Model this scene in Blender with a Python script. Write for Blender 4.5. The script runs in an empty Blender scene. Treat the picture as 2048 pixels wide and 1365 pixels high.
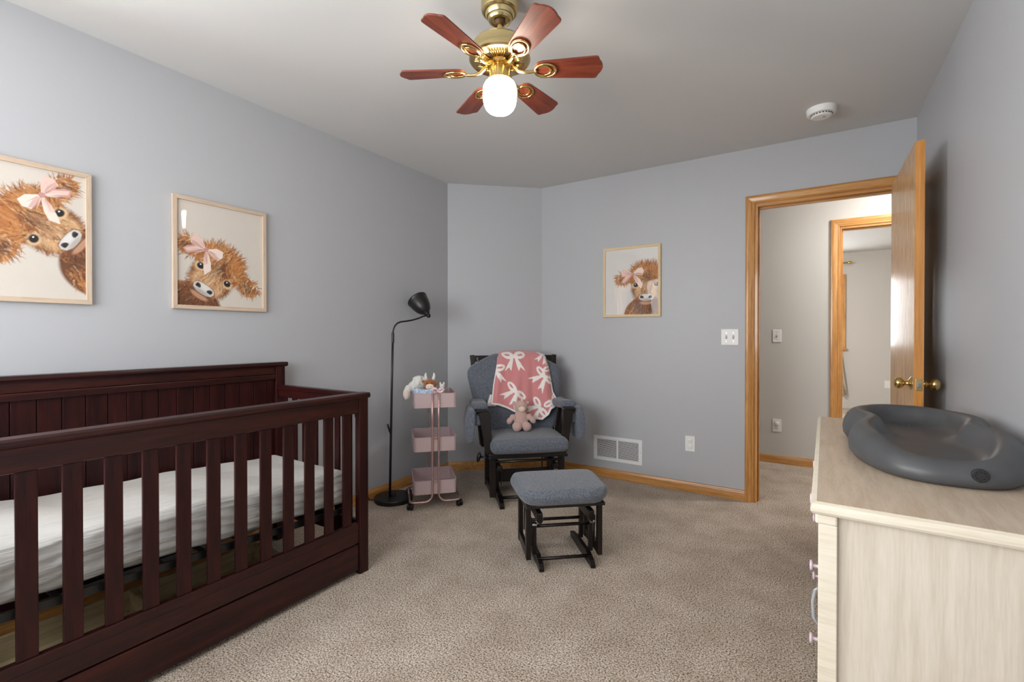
import bpy, math, random
import numpy as np
from mathutils import Vector, Matrix
random.seed(7)
R = math.radians
S = bpy.context.scene
COL = S.collection

# ------------------------------------------------------------------ camera
cd = bpy.data.cameras.new('camera')
cam = bpy.data.objects.new('camera', cd)
COL.objects.link(cam)
cam.location = (0, 0, 1.16)
cam.rotation_euler = (R(90 - 0.4), 0, R(32.5))
cd.sensor_fit = 'HORIZONTAL'; cd.sensor_width = 36.0
cd.lens = 942.0 / 2048 * 36.0
cd.shift_y = -0.00338
cd.clip_start = 0.02
S.camera = cam

# ------------------------------------------------------------------ world, lights, exposure
w = bpy.data.worlds.new('world'); S.world = w; w.use_nodes = True
w.node_tree.nodes['Background'].inputs[0].default_value = (0.90, 0.95, 1.0, 1)
w.node_tree.nodes['Background'].inputs[1].default_value = 2.0

def area(name, loc, rot, sx, sy, power, col):
    l = bpy.data.lights.new(name, 'AREA'); l.shape = 'RECTANGLE'
    l.size = sx; l.size_y = sy; l.energy = power; l.color = col
    o = bpy.data.objects.new(name, l); COL.objects.link(o)
    o.location = loc; o.rotation_euler = rot
    return o
area('added_side_fill', (-2.85, -0.20, 1.50), (R(90), 0, R(-90)), 0.70, 1.2, 92, (0.97, 0.98, 1.0))  # added fill through an assumed side window, brightens the right wall
# daylight falling through the nursery windows (rear wall) and the window of the room across the hall
area('daylight_nursery_window', (-1.42, -0.95, 1.50), (R(90), 0, 0), 1.95, 1.25, 67, (0.97, 0.98, 1.0))
area('daylight_far_window', (-0.35, 9.45, 1.5), (R(90), 0, R(180)), 1.6, 1.3, 120, (0.97, 0.985, 1.0))
S.view_settings.view_transform = 'Standard'
S.view_settings.look = 'None'
S.view_settings.gamma = 1.0
S.view_settings.use_curve_mapping = False
S.view_settings.exposure = 0.14

# ------------------------------------------------------------------ helpers: materials
def lin(c):
    return tuple(((x / 255) / 12.92 if x / 255 <= 0.04045 else ((x / 255 + 0.055) / 1.055) ** 2.4) for x in c) + (1,)

def newmat(name):
    m = bpy.data.materials.new(name); m.use_nodes = True
    nt = m.node_tree
    return m, nt, nt.nodes['Principled BSDF']

def mat(name, col, rough=0.5, metal=0.0, coat=0.0, bump=None, var=None, spec=None, sheen=0.0, emit=None, trans=0.0):
    m, nt, b = newmat(name)
    c = lin(col)
    b.inputs['Base Color'].default_value = c
    b.inputs['Roughness'].default_value = rough
    b.inputs['Metallic'].default_value = metal
    b.inputs['Coat Weight'].default_value = coat
    b.inputs['Coat Roughness'].default_value = 0.08
    if spec is not None: b.inputs['Specular IOR Level'].default_value = spec
    if sheen: b.inputs['Sheen Weight'].default_value = sheen
    if trans: b.inputs['Transmission Weight'].default_value = trans
    if emit:
        b.inputs['Emission Color'].default_value = tuple(emit[0]) + (1,)
        b.inputs['Emission Strength'].default_value = emit[1]
    tc = nt.nodes.new('ShaderNodeTexCoord')
    if var:   # (scale, amount, second colour)
        n = nt.nodes.new('ShaderNodeTexNoise'); n.inputs['Scale'].default_value = var[0]; n.inputs['Detail'].default_value = 4
        nt.links.new(tc.outputs['Object'], n.inputs['Vector'])
        r = nt.nodes.new('ShaderNodeValToRGB'); r.color_ramp.elements[0].position = 0.5 - var[1]; r.color_ramp.elements[1].position = 0.5 + var[1]
        r.color_ramp.elements[0].color = c; r.color_ramp.elements[1].color = lin(var[2])
        nt.links.new(n.outputs['Fac'], r.inputs['Fac']); nt.links.new(r.outputs['Color'], b.inputs['Base Color'])
    if bump:  # (scale, strength, distance)
        n = nt.nodes.new('ShaderNodeTexNoise'); n.inputs['Scale'].default_value = bump[0]; n.inputs['Detail'].default_value = 3
        nt.links.new(tc.outputs['Object'], n.inputs['Vector'])
        bp = nt.nodes.new('ShaderNodeBump'); bp.inputs['Strength'].default_value = bump[1]; bp.inputs['Distance'].default_value = bump[2]
        nt.links.new(n.outputs['Fac'], bp.inputs['Height']); nt.links.new(bp.outputs['Normal'], b.inputs['Normal'])
    return m

def wood(name, stops, axis='Z', scale=26, stretch=14, rough=0.4, coat=0.0, bump=0.0, coat_rough=0.1, contrast=(0.3, 0.7), fine=0.35, spec=0.5):
    """long streaks of grain along one axis of the object"""
    m, nt, b = newmat(name)
    tc = nt.nodes.new('ShaderNodeTexCoord')
    mp = nt.nodes.new('ShaderNodeMapping')
    sc = [scale] * 3; sc['XYZ'.index(axis)] = scale / stretch
    mp.inputs['Scale'].default_value = sc
    nt.links.new(tc.outputs['Object'], mp.inputs['Vector'])
    n1 = nt.nodes.new('ShaderNodeTexNoise'); n1.inputs['Scale'].default_value = 1.0; n1.inputs['Detail'].default_value = 5; n1.inputs['Distortion'].default_value = 0.6
    n2 = nt.nodes.new('ShaderNodeTexNoise'); n2.inputs['Scale'].default_value = 6.0; n2.inputs['Detail'].default_value = 3
    nt.links.new(mp.outputs[0], n1.inputs['Vector']); nt.links.new(mp.outputs[0], n2.inputs['Vector'])
    mx = nt.nodes.new('ShaderNodeMix'); mx.data_type = 'FLOAT'; mx.inputs[0].default_value = fine
    nt.links.new(n1.outputs['Fac'], mx.inputs[2]); nt.links.new(n2.outputs['Fac'], mx.inputs[3])
    r = nt.nodes.new('ShaderNodeValToRGB')
    el = r.color_ramp.elements
    el[0].position = contrast[0]; el[0].color = lin(stops[0]); el[1].position = contrast[1]; el[1].color = lin(stops[-1])
    if len(stops) == 3:
        e = el.new((contrast[0] + contrast[1]) / 2); e.color = lin(stops[1])
    nt.links.new(mx.outputs[0], r.inputs['Fac']); nt.links.new(r.outputs['Color'], b.inputs['Base Color'])
    b.inputs['Roughness'].default_value = rough; b.inputs['Specular IOR Level'].default_value = spec
    b.inputs['Coat Weight'].default_value = coat; b.inputs['Coat Roughness'].default_value = coat_rough
    if bump:
        bp = nt.nodes.new('ShaderNodeBump'); bp.inputs['Strength'].default_value = bump; bp.inputs['Distance'].default_value = 0.002
        nt.links.new(mx.outputs[0], bp.inputs['Height']); nt.links.new(bp.outputs['Normal'], b.inputs['Normal'])
    return m

def vcol_mat(name, rough=0.6, bump=None, sheen=0.0):
    m, nt, b = newmat(name)
    a = nt.nodes.new('ShaderNodeVertexColor'); a.layer_name = 'print'
    nt.links.new(a.outputs['Color'], b.inputs['Base Color'])
    b.inputs['Roughness'].default_value = rough
    b.inputs['Sheen Weight'].default_value = sheen
    if bump:
        tc = nt.nodes.new('ShaderNodeTexCoord')
        n = nt.nodes.new('ShaderNodeTexNoise'); n.inputs['Scale'].default_value = bump[0]
        nt.links.new(tc.outputs['Object'], n.inputs['Vector'])
        bp = nt.nodes.new('ShaderNodeBump'); bp.inputs['Strength'].default_value = bump[1]; bp.inputs['Distance'].default_value = bump[2]
        nt.links.new(n.outputs['Fac'], bp.inputs['Height']); nt.links.new(bp.outputs['Normal'], b.inputs['Normal'])
    return m

def fabric(name, c0, c1, scale=420, bump=0.6, dist=0.0015):
    """heathered weave: two noise sizes mixed, small relief"""
    m, nt, b = newmat(name)
    tc = nt.nodes.new('ShaderNodeTexCoord')
    n = nt.nodes.new('ShaderNodeTexNoise'); n.inputs['Scale'].default_value = scale; n.inputs['Detail'].default_value = 2
    nt.links.new(tc.outputs['Object'], n.inputs['Vector'])
    r = nt.nodes.new('ShaderNodeValToRGB'); r.color_ramp.elements[0].position = 0.36; r.color_ramp.elements[1].position = 0.64
    r.color_ramp.elements[0].color = lin(c0); r.color_ramp.elements[1].color = lin(c1)
    nt.links.new(n.outputs['Fac'], r.inputs['Fac']); nt.links.new(r.outputs['Color'], b.inputs['Base Color'])
    b.inputs['Roughness'].default_value = 0.9; b.inputs['Sheen Weight'].default_value = 0.25; b.inputs['Sheen Roughness'].default_value = 0.5
    bp = nt.nodes.new('ShaderNodeBump'); bp.inputs['Strength'].default_value = bump; bp.inputs['Distance'].default_value = dist
    nt.links.new(n.outputs['Fac'], bp.inputs['Height']); nt.links.new(bp.outputs['Normal'], b.inputs['Normal'])
    return m

M = {}
def sheet_mat():
    m, nt, b = newmat('white_cotton_sheet')
    b.inputs['Base Color'].default_value = lin((206, 205, 201)); b.inputs['Roughness'].default_value = 0.85
    tc = nt.nodes.new('ShaderNodeTexCoord'); mp = nt.nodes.new('ShaderNodeMapping'); mp.inputs['Scale'].default_value = (22, 3.2, 60)
    mp.inputs['Rotation'].default_value = (0, 0, R(14))
    nt.links.new(tc.outputs['Object'], mp.inputs['Vector'])
    n = nt.nodes.new('ShaderNodeTexNoise'); n.inputs['Scale'].default_value = 1.0; n.inputs['Detail'].default_value = 4; n.inputs['Distortion'].default_value = 0.8
    nt.links.new(mp.outputs[0], n.inputs['Vector'])
    bp = nt.nodes.new('ShaderNodeBump'); bp.inputs['Strength'].default_value = 0.8; bp.inputs['Distance'].default_value = 0.012
    nt.links.new(n.outputs['Fac'], bp.inputs['Height']); nt.links.new(bp.outputs['Normal'], b.inputs['Normal'])
    return m
M['wall'] = mat('grey_blue_paint', (183, 185, 189), 0.42, bump=(160, 0.06, 0.002), spec=0.4)
M['hallwall'] = mat('greige_paint', (205, 202, 197), 0.55, bump=(160, 0.06, 0.002))
M['ceil'] = mat('ceiling_paint', (212, 212, 211), 0.8, bump=(220, 0.08, 0.002))
M['oak_z'] = wood('oak_upright', [(156, 102, 44), (196, 138, 72), (220, 170, 104)], 'Z', 60, 22, 0.35, 0.5, 0.15)
M['oak_x'] = wood('oak_lengthwise_x', [(156, 102, 44), (196, 138, 72), (220, 170, 104)], 'X', 60, 22, 0.35, 0.5, 0.15)
M['oak_y'] = wood('oak_lengthwise_y', [(156, 102, 44), (196, 138, 72), (220, 170, 104)], 'Y', 60, 22, 0.35, 0.5, 0.15)
M['oak_door'] = wood('oak_veneer', [(150, 106, 64), (204, 162, 114), (220, 186, 142)], 'Z', 75, 11, 0.35, 0.12, 0.2, 0.16, (0.38, 0.60), spec=0.35)
M['oak_edge'] = wood('oak_door_edge', [(176, 112, 48), (206, 140, 66), (218, 158, 88)], 'Z', 70, 30, 0.35, 0.4, 0.1)
CH = [(20, 6, 7), (44, 14, 13), (60, 21, 18)]
M['cherry_z'] = wood('dark_cherry_upright', CH, 'Z', 30, 12, 0.42, 0.12, 0.05, 0.2, spec=0.22)
M['cherry_y'] = wood('dark_cherry_lengthwise', [(24, 8, 8), (46, 16, 14), (68, 26, 19)], 'Y', 30, 12, 0.38, 0.22, 0.05, 0.16, spec=0.25)
M['cherry_x'] = wood('dark_cherry_crosswise', CH, 'X', 30, 12, 0.42, 0.12, 0.05, 0.2, spec=0.22)
M['pale_y'] = wood('pale_drawer_board', [(150, 132, 100), (184, 166, 130), (200, 184, 150)], 'Y', 40, 20, 0.6)
M['birch'] = wood('birch_frame_z', [(182, 160, 138), (202, 180, 158), (212, 192, 172)], 'Z', 120, 20, 0.55)
M['birch_h'] = wood('birch_frame_h', [(182, 160, 138), (202, 180, 158), (212, 192, 172)], 'X', 120, 20, 0.55)
M['birch_x'] = wood('birch_frame_x', [(204, 178, 134), (222, 198, 156), (232, 212, 174)], 'X', 120, 20, 0.55)
M['birch_xz'] = wood('birch_frame_xz', [(204, 178, 134), (222, 198, 156), (232, 212, 174)], 'Z', 120, 20, 0.55)
M['dress_side'] = wood('whitewashed_oak_upright', [(198, 186, 168), (212, 201, 185), (222, 212, 198)], 'Z', 46, 16, 0.5, 0.1, 0.12, 0.3)
M['dress_top'] = wood('whitewashed_oak_top', [(186, 165, 142), (202, 183, 160), (212, 195, 175)], 'Y', 50, 9, 0.42, 0.2, 0.1, 0.25)
M['dress_trim'] = wood('whitewashed_oak_trim', [(212, 200, 178), (228, 218, 198), (236, 228, 212)], 'X', 46, 14, 0.5)
M['knob_lilac'] = mat('lilac_paint', (226, 206, 222), 0.4)
M['clear_plastic'] = mat('clear_plastic', (222, 230, 238), 0.15, trans=0.6)
M['black_metal'] = mat('black_powder_coat', (20, 20, 21), 0.38, bump=(900, 0.05, 0.001))
M['black_plastic'] = mat('black_plastic', (14, 14, 15), 0.3)
M['espresso'] = wood('espresso_wood', [(10, 7, 6), (22, 14, 12), (34, 22, 18)], 'Z', 40, 12, 0.42, 0.15, 0.0, 0.25, spec=0.3)
M['espresso_y'] = wood('espresso_wood_lengthwise', [(8, 6, 6), (16, 11, 10), (26, 18, 16)], 'Y', 40, 12, 0.38, 0.2, 0.0, 0.2, spec=0.3)
M['rose'] = mat('rose_gold_paint', (200, 178, 180), 0.36, metal=0.3, bump=(700, 0.05, 0.001))
M['rose_tube'] = mat('rose_gold_tube', (200, 168, 164), 0.26, metal=0.7)
M['white_plastic'] = mat('white_plastic', (238, 238, 236), 0.35)
M['white_paint'] = mat('white_enamel', (232, 233, 234), 0.4)
M['dark_slot'] = mat('dark_slot', (38, 38, 40), 0.6)
M['grey_toggle'] = mat('grey_toggle', (150, 150, 152), 0.4)
M['chrome'] = mat('chrome', (200, 200, 205), 0.15, metal=1.0)
M['brass'] = mat('polished_brass', (216, 188, 124), 0.22, metal=1.0)
M['brass_pale'] = mat('brushed_pale_brass', (208, 190, 140), 0.27, metal=1.0)
M['brass_dark'] = mat('dark_brass', (92, 66, 36), 0.6, metal=0.3)  # darker brass for hanger ball, bottom plate and collar
M['blade'] = wood('mahogany_blade', [(80, 32, 20), (116, 50, 30), (140, 68, 42)], 'X', 42, 12, 0.45, 0.15, 0.05, 0.25)
M['denim'] = fabric('heathered_blue_grey_fabric', (56, 61, 71), (122, 128, 139), 300, 0.8, 0.002)
M['denim_dark'] = fabric('heathered_blue_grey_flap', (62, 68, 80), (126, 133, 145), 260, 0.8, 0.002)
M['sheet'] = sheet_mat()
M['foam'] = mat('charcoal_soft_foam', (74, 75, 77), 0.42, bump=(300, 0.05, 0.002), spec=0.45, var=(14, 0.3, (84, 85, 87)))
M['foam_dark'] = mat('black_rubber_plug', (34, 34, 36), 0.55)
M['pinkplush'] = mat('pale_pink_plush', (208, 172, 163), 0.95, sheen=0.5, bump=(420, 0.9, 0.004))
M['whiteplush'] = mat('white_plush', (226, 224, 218), 0.95, sheen=0.4, bump=(260, 1.0, 0.006))
M['brownplush'] = mat('brown_plush', (150, 92, 52), 0.95, sheen=0.3, bump=(420, 0.8, 0.003))
M['creamplush'] = mat('cream_plush', (228, 206, 190), 0.95, sheen=0.3, bump=(420, 0.5, 0.002))
M['black_thread'] = mat('black_thread', (24, 20, 18), 0.5)
M['blueknit'] = mat('blue_white_knit', (150, 178, 214), 0.95, var=(95, 0.12, (226, 232, 240)), bump=(190, 0.9, 0.006))
M['pinkribbon'] = mat('pink_ribbon', (220, 182, 190), 0.6, var=(60, 0.2, (236, 214, 216)))
M['curtain'] = mat('beige_patterned_curtain', (196, 178, 158), 0.9, var=(30, 0.05, (216, 202, 186)))
M['gold_rod'] = mat('gold_rod', (206, 176, 110), 0.35, metal=0.8)
M['lightblue'] = mat('light_blue_plastic', (170, 190, 220), 0.4)
M['globe'] = mat('lit_opal_glass', (255, 246, 232), 0.3, emit=((1.0, 0.88, 0.74), 32.0))
M['hall_fill_glass'] = mat('added_hall_glow', (255, 246, 232), 0.3, emit=((1.0, 0.96, 0.91), 125.0))  # glow of the added hall light
M['far_fill_glass'] = mat('added_far_glow', (255, 246, 232), 0.3, emit=((1.0, 0.97, 0.94), 300.0))  # glow of the added far room light
M['leaf'] = mat('green_leaves', (96, 128, 60), 0.6, var=(9, 0.25, (170, 190, 110)))

def carpet():
    m, nt, b = newmat('speckled_taupe_carpet')
    tc = nt.nodes.new('ShaderNodeTexCoord')
    def noise(s, d, rough=0.5):
        n = nt.nodes.new('ShaderNodeTexNoise'); n.inputs['Scale'].default_value = s; n.inputs['Detail'].default_value = d; n.inputs['Roughness'].default_value = rough
        nt.links.new(tc.outputs['Object'], n.inputs['Vector']); return n
    n1 = noise(160, 3, 0.8)
    r = nt.nodes.new('ShaderNodeValToRGB')
    el = r.color_ramp.elements
    el[0].position = 0.38; el[0].color = lin((74, 62, 53)); el[1].position = 0.60; el[1].color = lin((240, 229, 215))
    e = el.new(0.49); e.color = lin((192, 177, 162))
    nt.links.new(n1.outputs['Fac'], r.inputs['Fac'])
    n2 = noise(5.5, 5, 0.6)
    r2 = nt.nodes.new('ShaderNodeValToRGB'); r2.color_ramp.elements[0].position = 0.35; r2.color_ramp.elements[1].position = 0.65
    r2.color_ramp.elements[0].color = (0.80, 0.77, 0.74, 1); r2.color_ramp.elements[1].color = (1, 1, 1, 1)
    nt.links.new(n2.outputs['Fac'], r2.inputs['Fac'])
    mx = nt.nodes.new('ShaderNodeMix'); mx.data_type = 'RGBA'; mx.blend_type = 'MULTIPLY'; mx.inputs[0].default_value = 1
    nt.links.new(r.outputs['Color'], mx.inputs[6]); nt.links.new(r2.outputs['Color'], mx.inputs[7])
    nt.links.new(mx.outputs[2], b.inputs['Base Color'])
    b.inputs['Roughness'].default_value = 0.95; b.inputs['Specular IOR Level'].default_value = 0.1
    bp = nt.nodes.new('ShaderNodeBump'); bp.inputs['Strength'].default_value = 0.7; bp.inputs['Distance'].default_value = 0.006
    nt.links.new(n1.outputs['Fac'], bp.inputs['Height']); nt.links.new(bp.outputs['Normal'], b.inputs['Normal'])
    return m
M['carpet'] = carpet()

def pane_mat(name, tint, base=0.03):
    """thin glazing: mostly see-through, mirror-like towards grazing angles"""
    m = bpy.data.materials.new(name); m.use_nodes = True; nt = m.node_tree; nt.nodes.clear()
    out = nt.nodes.new('ShaderNodeOutputMaterial'); mix = nt.nodes.new('ShaderNodeMixShader')
    t = nt.nodes.new('ShaderNodeBsdfTransparent'); t.inputs[0].default_value = tint
    g = nt.nodes.new('ShaderNodeBsdfGlossy'); g.inputs['Roughness'].default_value = 0.03
    lw = nt.nodes.new('ShaderNodeLayerWeight'); lw.inputs['Blend'].default_value = 0.5
    pw = nt.nodes.new('ShaderNodeMath'); pw.operation = 'POWER'; pw.inputs[1].default_value = 4.5
    nt.links.new(lw.outputs['Facing'], pw.inputs[0])
    fr = nt.nodes.new('ShaderNodeMath'); fr.operation = 'MULTIPLY_ADD'; fr.inputs[1].default_value = 0.5; fr.inputs[2].default_value = base
    nt.links.new(pw.outputs[0], fr.inputs[0])
    tc = nt.nodes.new('ShaderNodeTexCoord'); n = nt.nodes.new('ShaderNodeTexNoise'); n.inputs['Scale'].default_value = 4.5
    nt.links.new(tc.outputs['Object'], n.inputs['Vector'])
    bp = nt.nodes.new('ShaderNodeBump'); bp.inputs['Strength'].default_value = 0.08; bp.inputs['Distance'].default_value = 0.02
    nt.links.new(n.outputs['Fac'], bp.inputs['Height']); nt.links.new(bp.outputs['Normal'], g.inputs['Normal'])
    nt.links.new(fr.outputs[0], mix.inputs[0]); nt.links.new(t.outputs[0], mix.inputs[1]); nt.links.new(g.outputs[0], mix.inputs[2])
    nt.links.new(mix.outputs[0], out.inputs[0])
    return m
M['film'] = pane_mat('clear_picture_glazing', (1, 1, 1, 1))
M['glass'] = pane_mat('window_glass', (0.97, 0.98, 0.98, 1))

# ------------------------------------------------------------------ helpers: geometry
class MB:
    def __init__(s): s.v = []; s.f = []
    def add(s, vs, fs):
        n = len(s.v); s.v += [tuple(p) for p in vs]; s.f += [tuple(i + n for i in f) for f in fs]; return s
    def box(s, x0, x1, y0, y1, z0, z1):
        x0, x1 = min(x0, x1), max(x0, x1); y0, y1 = min(y0, y1), max(y0, y1); z0, z1 = min(z0, z1), max(z0, z1)
        vs = [(x0, y0, z0), (x1, y0, z0), (x1, y1, z0), (x0, y1, z0), (x0, y0, z1), (x1, y0, z1), (x1, y1, z1), (x0, y1, z1)]
        return s.add(vs, [(3, 2, 1, 0), (4, 5, 6, 7), (0, 1, 5, 4), (1, 2, 6, 5), (2, 3, 7, 6), (3, 0, 4, 7)])
    def bar(s, p, q, w, h, w2=None, h2=None, up=(0, 0, 1)):
        """box from p to q, w across, h along `up`; w2, h2 at q"""
        p, q = Vector(p), Vector(q); d = (q - p).normalized(); u = Vector(up)
        if abs(d.dot(u)) > 0.98: u = Vector((0, 1, 0))
        a = d.cross(u).normalized(); b = a.cross(d).normalized()
        w2 = w if w2 is None else w2; h2 = h if h2 is None else h2
        vs = [c + a * i * ww / 2 + b * j * hh / 2 for c, ww, hh in ((p, w, h), (q, w2, h2)) for i, j in ((-1, -1), (1, -1), (1, 1), (-1, 1))]
        return s.add(vs, [(3, 2, 1, 0), (4, 5, 6, 7), (0, 1, 5, 4), (1, 2, 6, 5), (2, 3, 7, 6), (3, 0, 4, 7)])
    def tube(s, path, r, n=10, closed=False, r_end=None):
        P = [Vector(p) for p in path]; m = len(P); vs = []; T = []
        for i in range(m):
            a = P[(i - 1) % m] if (closed or i > 0) else P[0]; b = P[(i + 1) % m] if (closed or i < m - 1) else P[-1]
            T.append((b - a).normalized())
        u = Vector((0, 0, 1)) if abs(T[0].z) < 0.9 else Vector((1, 0, 0))
        nrm = (u - T[0] * u.dot(T[0])).normalized()
        for i in range(m):
            nrm = (nrm - T[i] * nrm.dot(T[i])).normalized(); bi = T[i].cross(nrm)
            rr = r if not isinstance(r, (list, tuple)) else r[i]
            for k in range(n):
                a = 2 * math.pi * k / n; vs.append(P[i] + (nrm * math.cos(a) + bi * math.sin(a)) * rr)
        fs = []
        for i in range(m if closed else m - 1):
            j = (i + 1) % m
            for k in range(n): fs.append((i * n + k, i * n + (k + 1) % n, j * n + (k + 1) % n, j * n + k))
        if not closed: fs.append(tuple(range(n - 1, -1, -1))); fs.append(tuple((m - 1) * n + k for k in range(n)))
        return s.add(vs, fs)
    def lathe(s, prof, c=(0, 0, 0), axis='Z', n=32, cap=True):
        """prof = [(radius, height)] turned about an axis through c"""
        vs = []
        for r, h in prof:
            for k in range(n):
                a = 2 * math.pi * k / n; x, y = r * math.cos(a), r * math.sin(a)
                p = (x, y, h) if axis == 'Z' else ((h, x, y) if axis == 'X' else (y, h, x))
                vs.append((p[0] + c[0], p[1] + c[1], p[2] + c[2]))
        fs = [(i * n + k, i * n + (k + 1) % n, (i + 1) * n + (k + 1) % n, (i + 1) * n + k) for i in range(len(prof) - 1) for k in range(n)]
        if cap:
            if prof[0][0] > 1e-5: fs.append(tuple(range(n - 1, -1, -1)))
            if prof[-1][0] > 1e-5: fs.append(tuple((len(prof) - 1) * n + k for k in range(n)))
        return s.add(vs, fs)
    def prism(s, poly, t0, t1, axis='X'):
        """2-D outline pushed from t0 to t1 along an axis; poly in the two other axes (YZ, XZ or XY)"""
        n = len(poly); vs = []
        for t in (t0, t1):
            for a, b in poly: vs.append((t, a, b) if axis == 'X' else ((a, t, b) if axis == 'Y' else (a, b, t)))
        fs = [tuple(range(n - 1, -1, -1)), tuple(range(n, 2 * n))] + [(i, (i + 1) % n, n + (i + 1) % n, n + i) for i in range(n)]
        return s.add(vs, fs)
    def ell(s, c, r, n=16, m=10, rot=None):
        vs = []; fs = []
        for i in range(m + 1):
            t = math.pi * i / m
            for k in range(n):
                a = 2 * math.pi * k / n
                p = Vector((r[0] * math.sin(t) * math.cos(a), r[1] * math.sin(t) * math.sin(a), r[2] * math.cos(t)))
                if rot is not None: p = rot @ p
                vs.append((p.x + c[0], p.y + c[1], p.z + c[2]))
        for i in range(m):
            for k in range(n): fs.append((i * n + k, (i + 1) * n + k, (i + 1) * n + (k + 1) % n, i * n + (k + 1) % n))
        return s.add(vs, fs)
    def rbox(s, x0, x1, y0, y1, z0, z1, r, seg=4, mid=6, fn=None):
        """box with round edges, optional deformation fn(x, y, z) -> point"""
        c = [(x0 + x1) / 2, (y0 + y1) / 2, (z0 + z1) / 2]; h = [(x1 - x0) / 2, (y1 - y0) / 2, (z1 - z0) / 2]
        rr = [min(r, hh * 0.999) for hh in h]; rad = min(rr)
        def samples(hh):
            inner = hh - rad; cs = [inner + rad * math.tan(R(45) * k / seg) for k in range(seg + 1)]
            md = [-inner + 2 * inner * k / mid for k in range(1, mid)]
            return [-x for x in cs[::-1]] + md + cs
        A = [samples(hh) for hh in h]
        key = {}; vs = []; fs = []
        def vid(p):
            k = tuple(round(x, 6) for x in p)
            if k not in key:
                q = [max(-(h[i] - rad), min(h[i] - rad, p[i])) for i in range(3)]
                d = Vector([p[i] - q[i] for i in range(3)])
                if d.length > 0: d = d.normalized() * rad
                o = (q[0] + d.x + c[0], q[1] + d.y + c[1], q[2] + d.z + c[2])
                key[k] = len(vs); vs.append(fn(*o) if fn else o)
            return key[k]
        for ax in range(3):
            a, b = (ax + 1) % 3, (ax + 2) % 3
            for sgn in (-1, 1):
                for i in range(len(A[a]) - 1):
                    for j in range(len(A[b]) - 1):
                        q = []
                        for (ii, jj) in ((i, j), (i + 1, j), (i + 1, j + 1), (i, j + 1)):
                            p = [0, 0, 0]; p[ax] = sgn * h[ax]; p[a] = A[a][ii]; p[b] = A[b][jj]; q.append(vid(p))
                        fs.append(tuple(q) if sgn > 0 else tuple(q[::-1]))
        return s.add(vs, fs)
    def mesh(s, name, m, smooth=False):
        me = bpy.data.meshes.new(name); me.from_pydata(s.v, [], s.f); me.update()
        me.materials.append(m)
        if smooth:
            me.shade_smooth()
            if smooth is not True: me.set_sharp_from_angle(angle=R(smooth))
        return me
    def obj(s, name, m, parent=None, smooth=False, bevel=0.0, label=None):
        o = bpy.data.objects.new(name, s.mesh(name, m, smooth)); COL.objects.link(o)
        if parent is not None: o.parent = parent
        if bevel:
            b = o.modifiers.new('bevel', 'BEVEL'); b.width = bevel; b.segments = 2; b.limit_method = 'ANGLE'; b.angle_limit = R(40)
        if label: o['label'] = label
        return o

def tag(o, label, cat, group=None, kind=None):
    o['label'] = label; o['category'] = cat
    if group: o['group'] = group
    if kind: o['kind'] = kind
    return o

def thing(name, label, cat, loc=(0, 0, 0), rz=0, group=None, kind=None):
    o = bpy.data.objects.new(name, None); COL.objects.link(o); o.empty_display_size = 0.1
    o.location = loc; o.rotation_euler = (0, 0, rz)
    return tag(o, label, cat, group, kind)

def share(src, name, parent, loc=(0, 0, 0), rot=(0, 0, 0), scale=(1, 1, 1)):
    o = src.copy(); o.name = name; COL.objects.link(o); o.parent = parent
    o.location = loc; o.rotation_euler = rot; o.scale = scale
    return o

def arc(c, r, a0, a1, n, f):
    return [f(c[0] + r * math.cos(R(a0 + (a1 - a0) * i / n)), c[1] + r * math.sin(R(a0 + (a1 - a0) * i / n))) for i in range(n + 1)]

# ------------------------------------------------------------------ the room
XL, XR, YB, YR, ZC = -2.609, 0.517, 3.63, -0.67, 2.44
DX, DY = -2.005, 3.08                       # ends of the angled corner wall
HY, FY = 4.85, 9.05                         # hall wall, far room wall
JL, JR, JT = -0.316, 0.444, 2.036           # doorway
T = 0.12
def structure(o, label, cat): return tag(o, label, cat, kind='structure')

structure(MB().box(-3.2, 2.6, -0.9, 9.4, -0.1, 0).obj('floor', M['carpet']), 'speckled taupe wall-to-wall carpet covering the whole floor', 'carpet')
structure(MB().box(-3.2, 2.6, -0.9, 9.4, ZC, ZC + 0.1).obj('ceiling', M['ceil']), 'flat pale grey painted ceiling above the fan', 'ceiling')
SY0, SY1 = -0.56, 0.16                      # opening for the added side window, unseen left of the view
b = MB(); b.box(XL - T, XL, SY1, DY, 0, ZC); b.box(XL - T, XL, YR - T, SY0, 0, ZC); b.box(XL - T, XL, SY0, SY1, 0, 0.88); b.box(XL - T, XL, SY0, SY1, 2.12, ZC)
structure(b.obj('wall_left', M['wall']), 'grey-blue painted wall behind the crib with two framed pictures', 'wall')
b = MB().prism([(XL, DY), (DX, YB), (DX, YB + T), (XL - T, YB + T), (XL - T, DY)], 0, ZC, 'Z')
structure(b.obj('wall_corner', M['wall']), 'narrow grey-blue wall set at an angle behind the glider chair', 'wall')
b = MB(); b.box(DX, JL - 0.024, YB, YB + T, 0, ZC); b.box(JL - 0.024, JR + 0.024, YB, YB + T, JT + 0.024, ZC); b.box(JR + 0.024, XR + T, YB, YB + T, 0, ZC)
structure(b.obj('wall_back', M['wall']), 'grey-blue painted wall with the doorway and one framed picture', 'wall')
structure(MB().box(XR, XR + T, YR - T, YB, 0, ZC).obj('wall_right', M['wall']), 'grey-blue painted wall behind the open door and dresser', 'wall')
# rear wall with a wide window opening (behind the camera)
WX0, WX1, WZ0, WZ1 = -2.4, -0.44, 0.88, 2.12
b = MB(); b.box(XL, WX0, YR - T, YR, 0, ZC); b.box(WX1, XR, YR - T, YR, 0, ZC); b.box(WX0, WX1, YR - T, YR, 0, WZ0); b.box(WX0, WX1, YR - T, YR, WZ1, ZC)
structure(b.obj('wall_rear', M['wall']), 'grey-blue wall with the nursery window, behind the viewer', 'wall')

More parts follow.
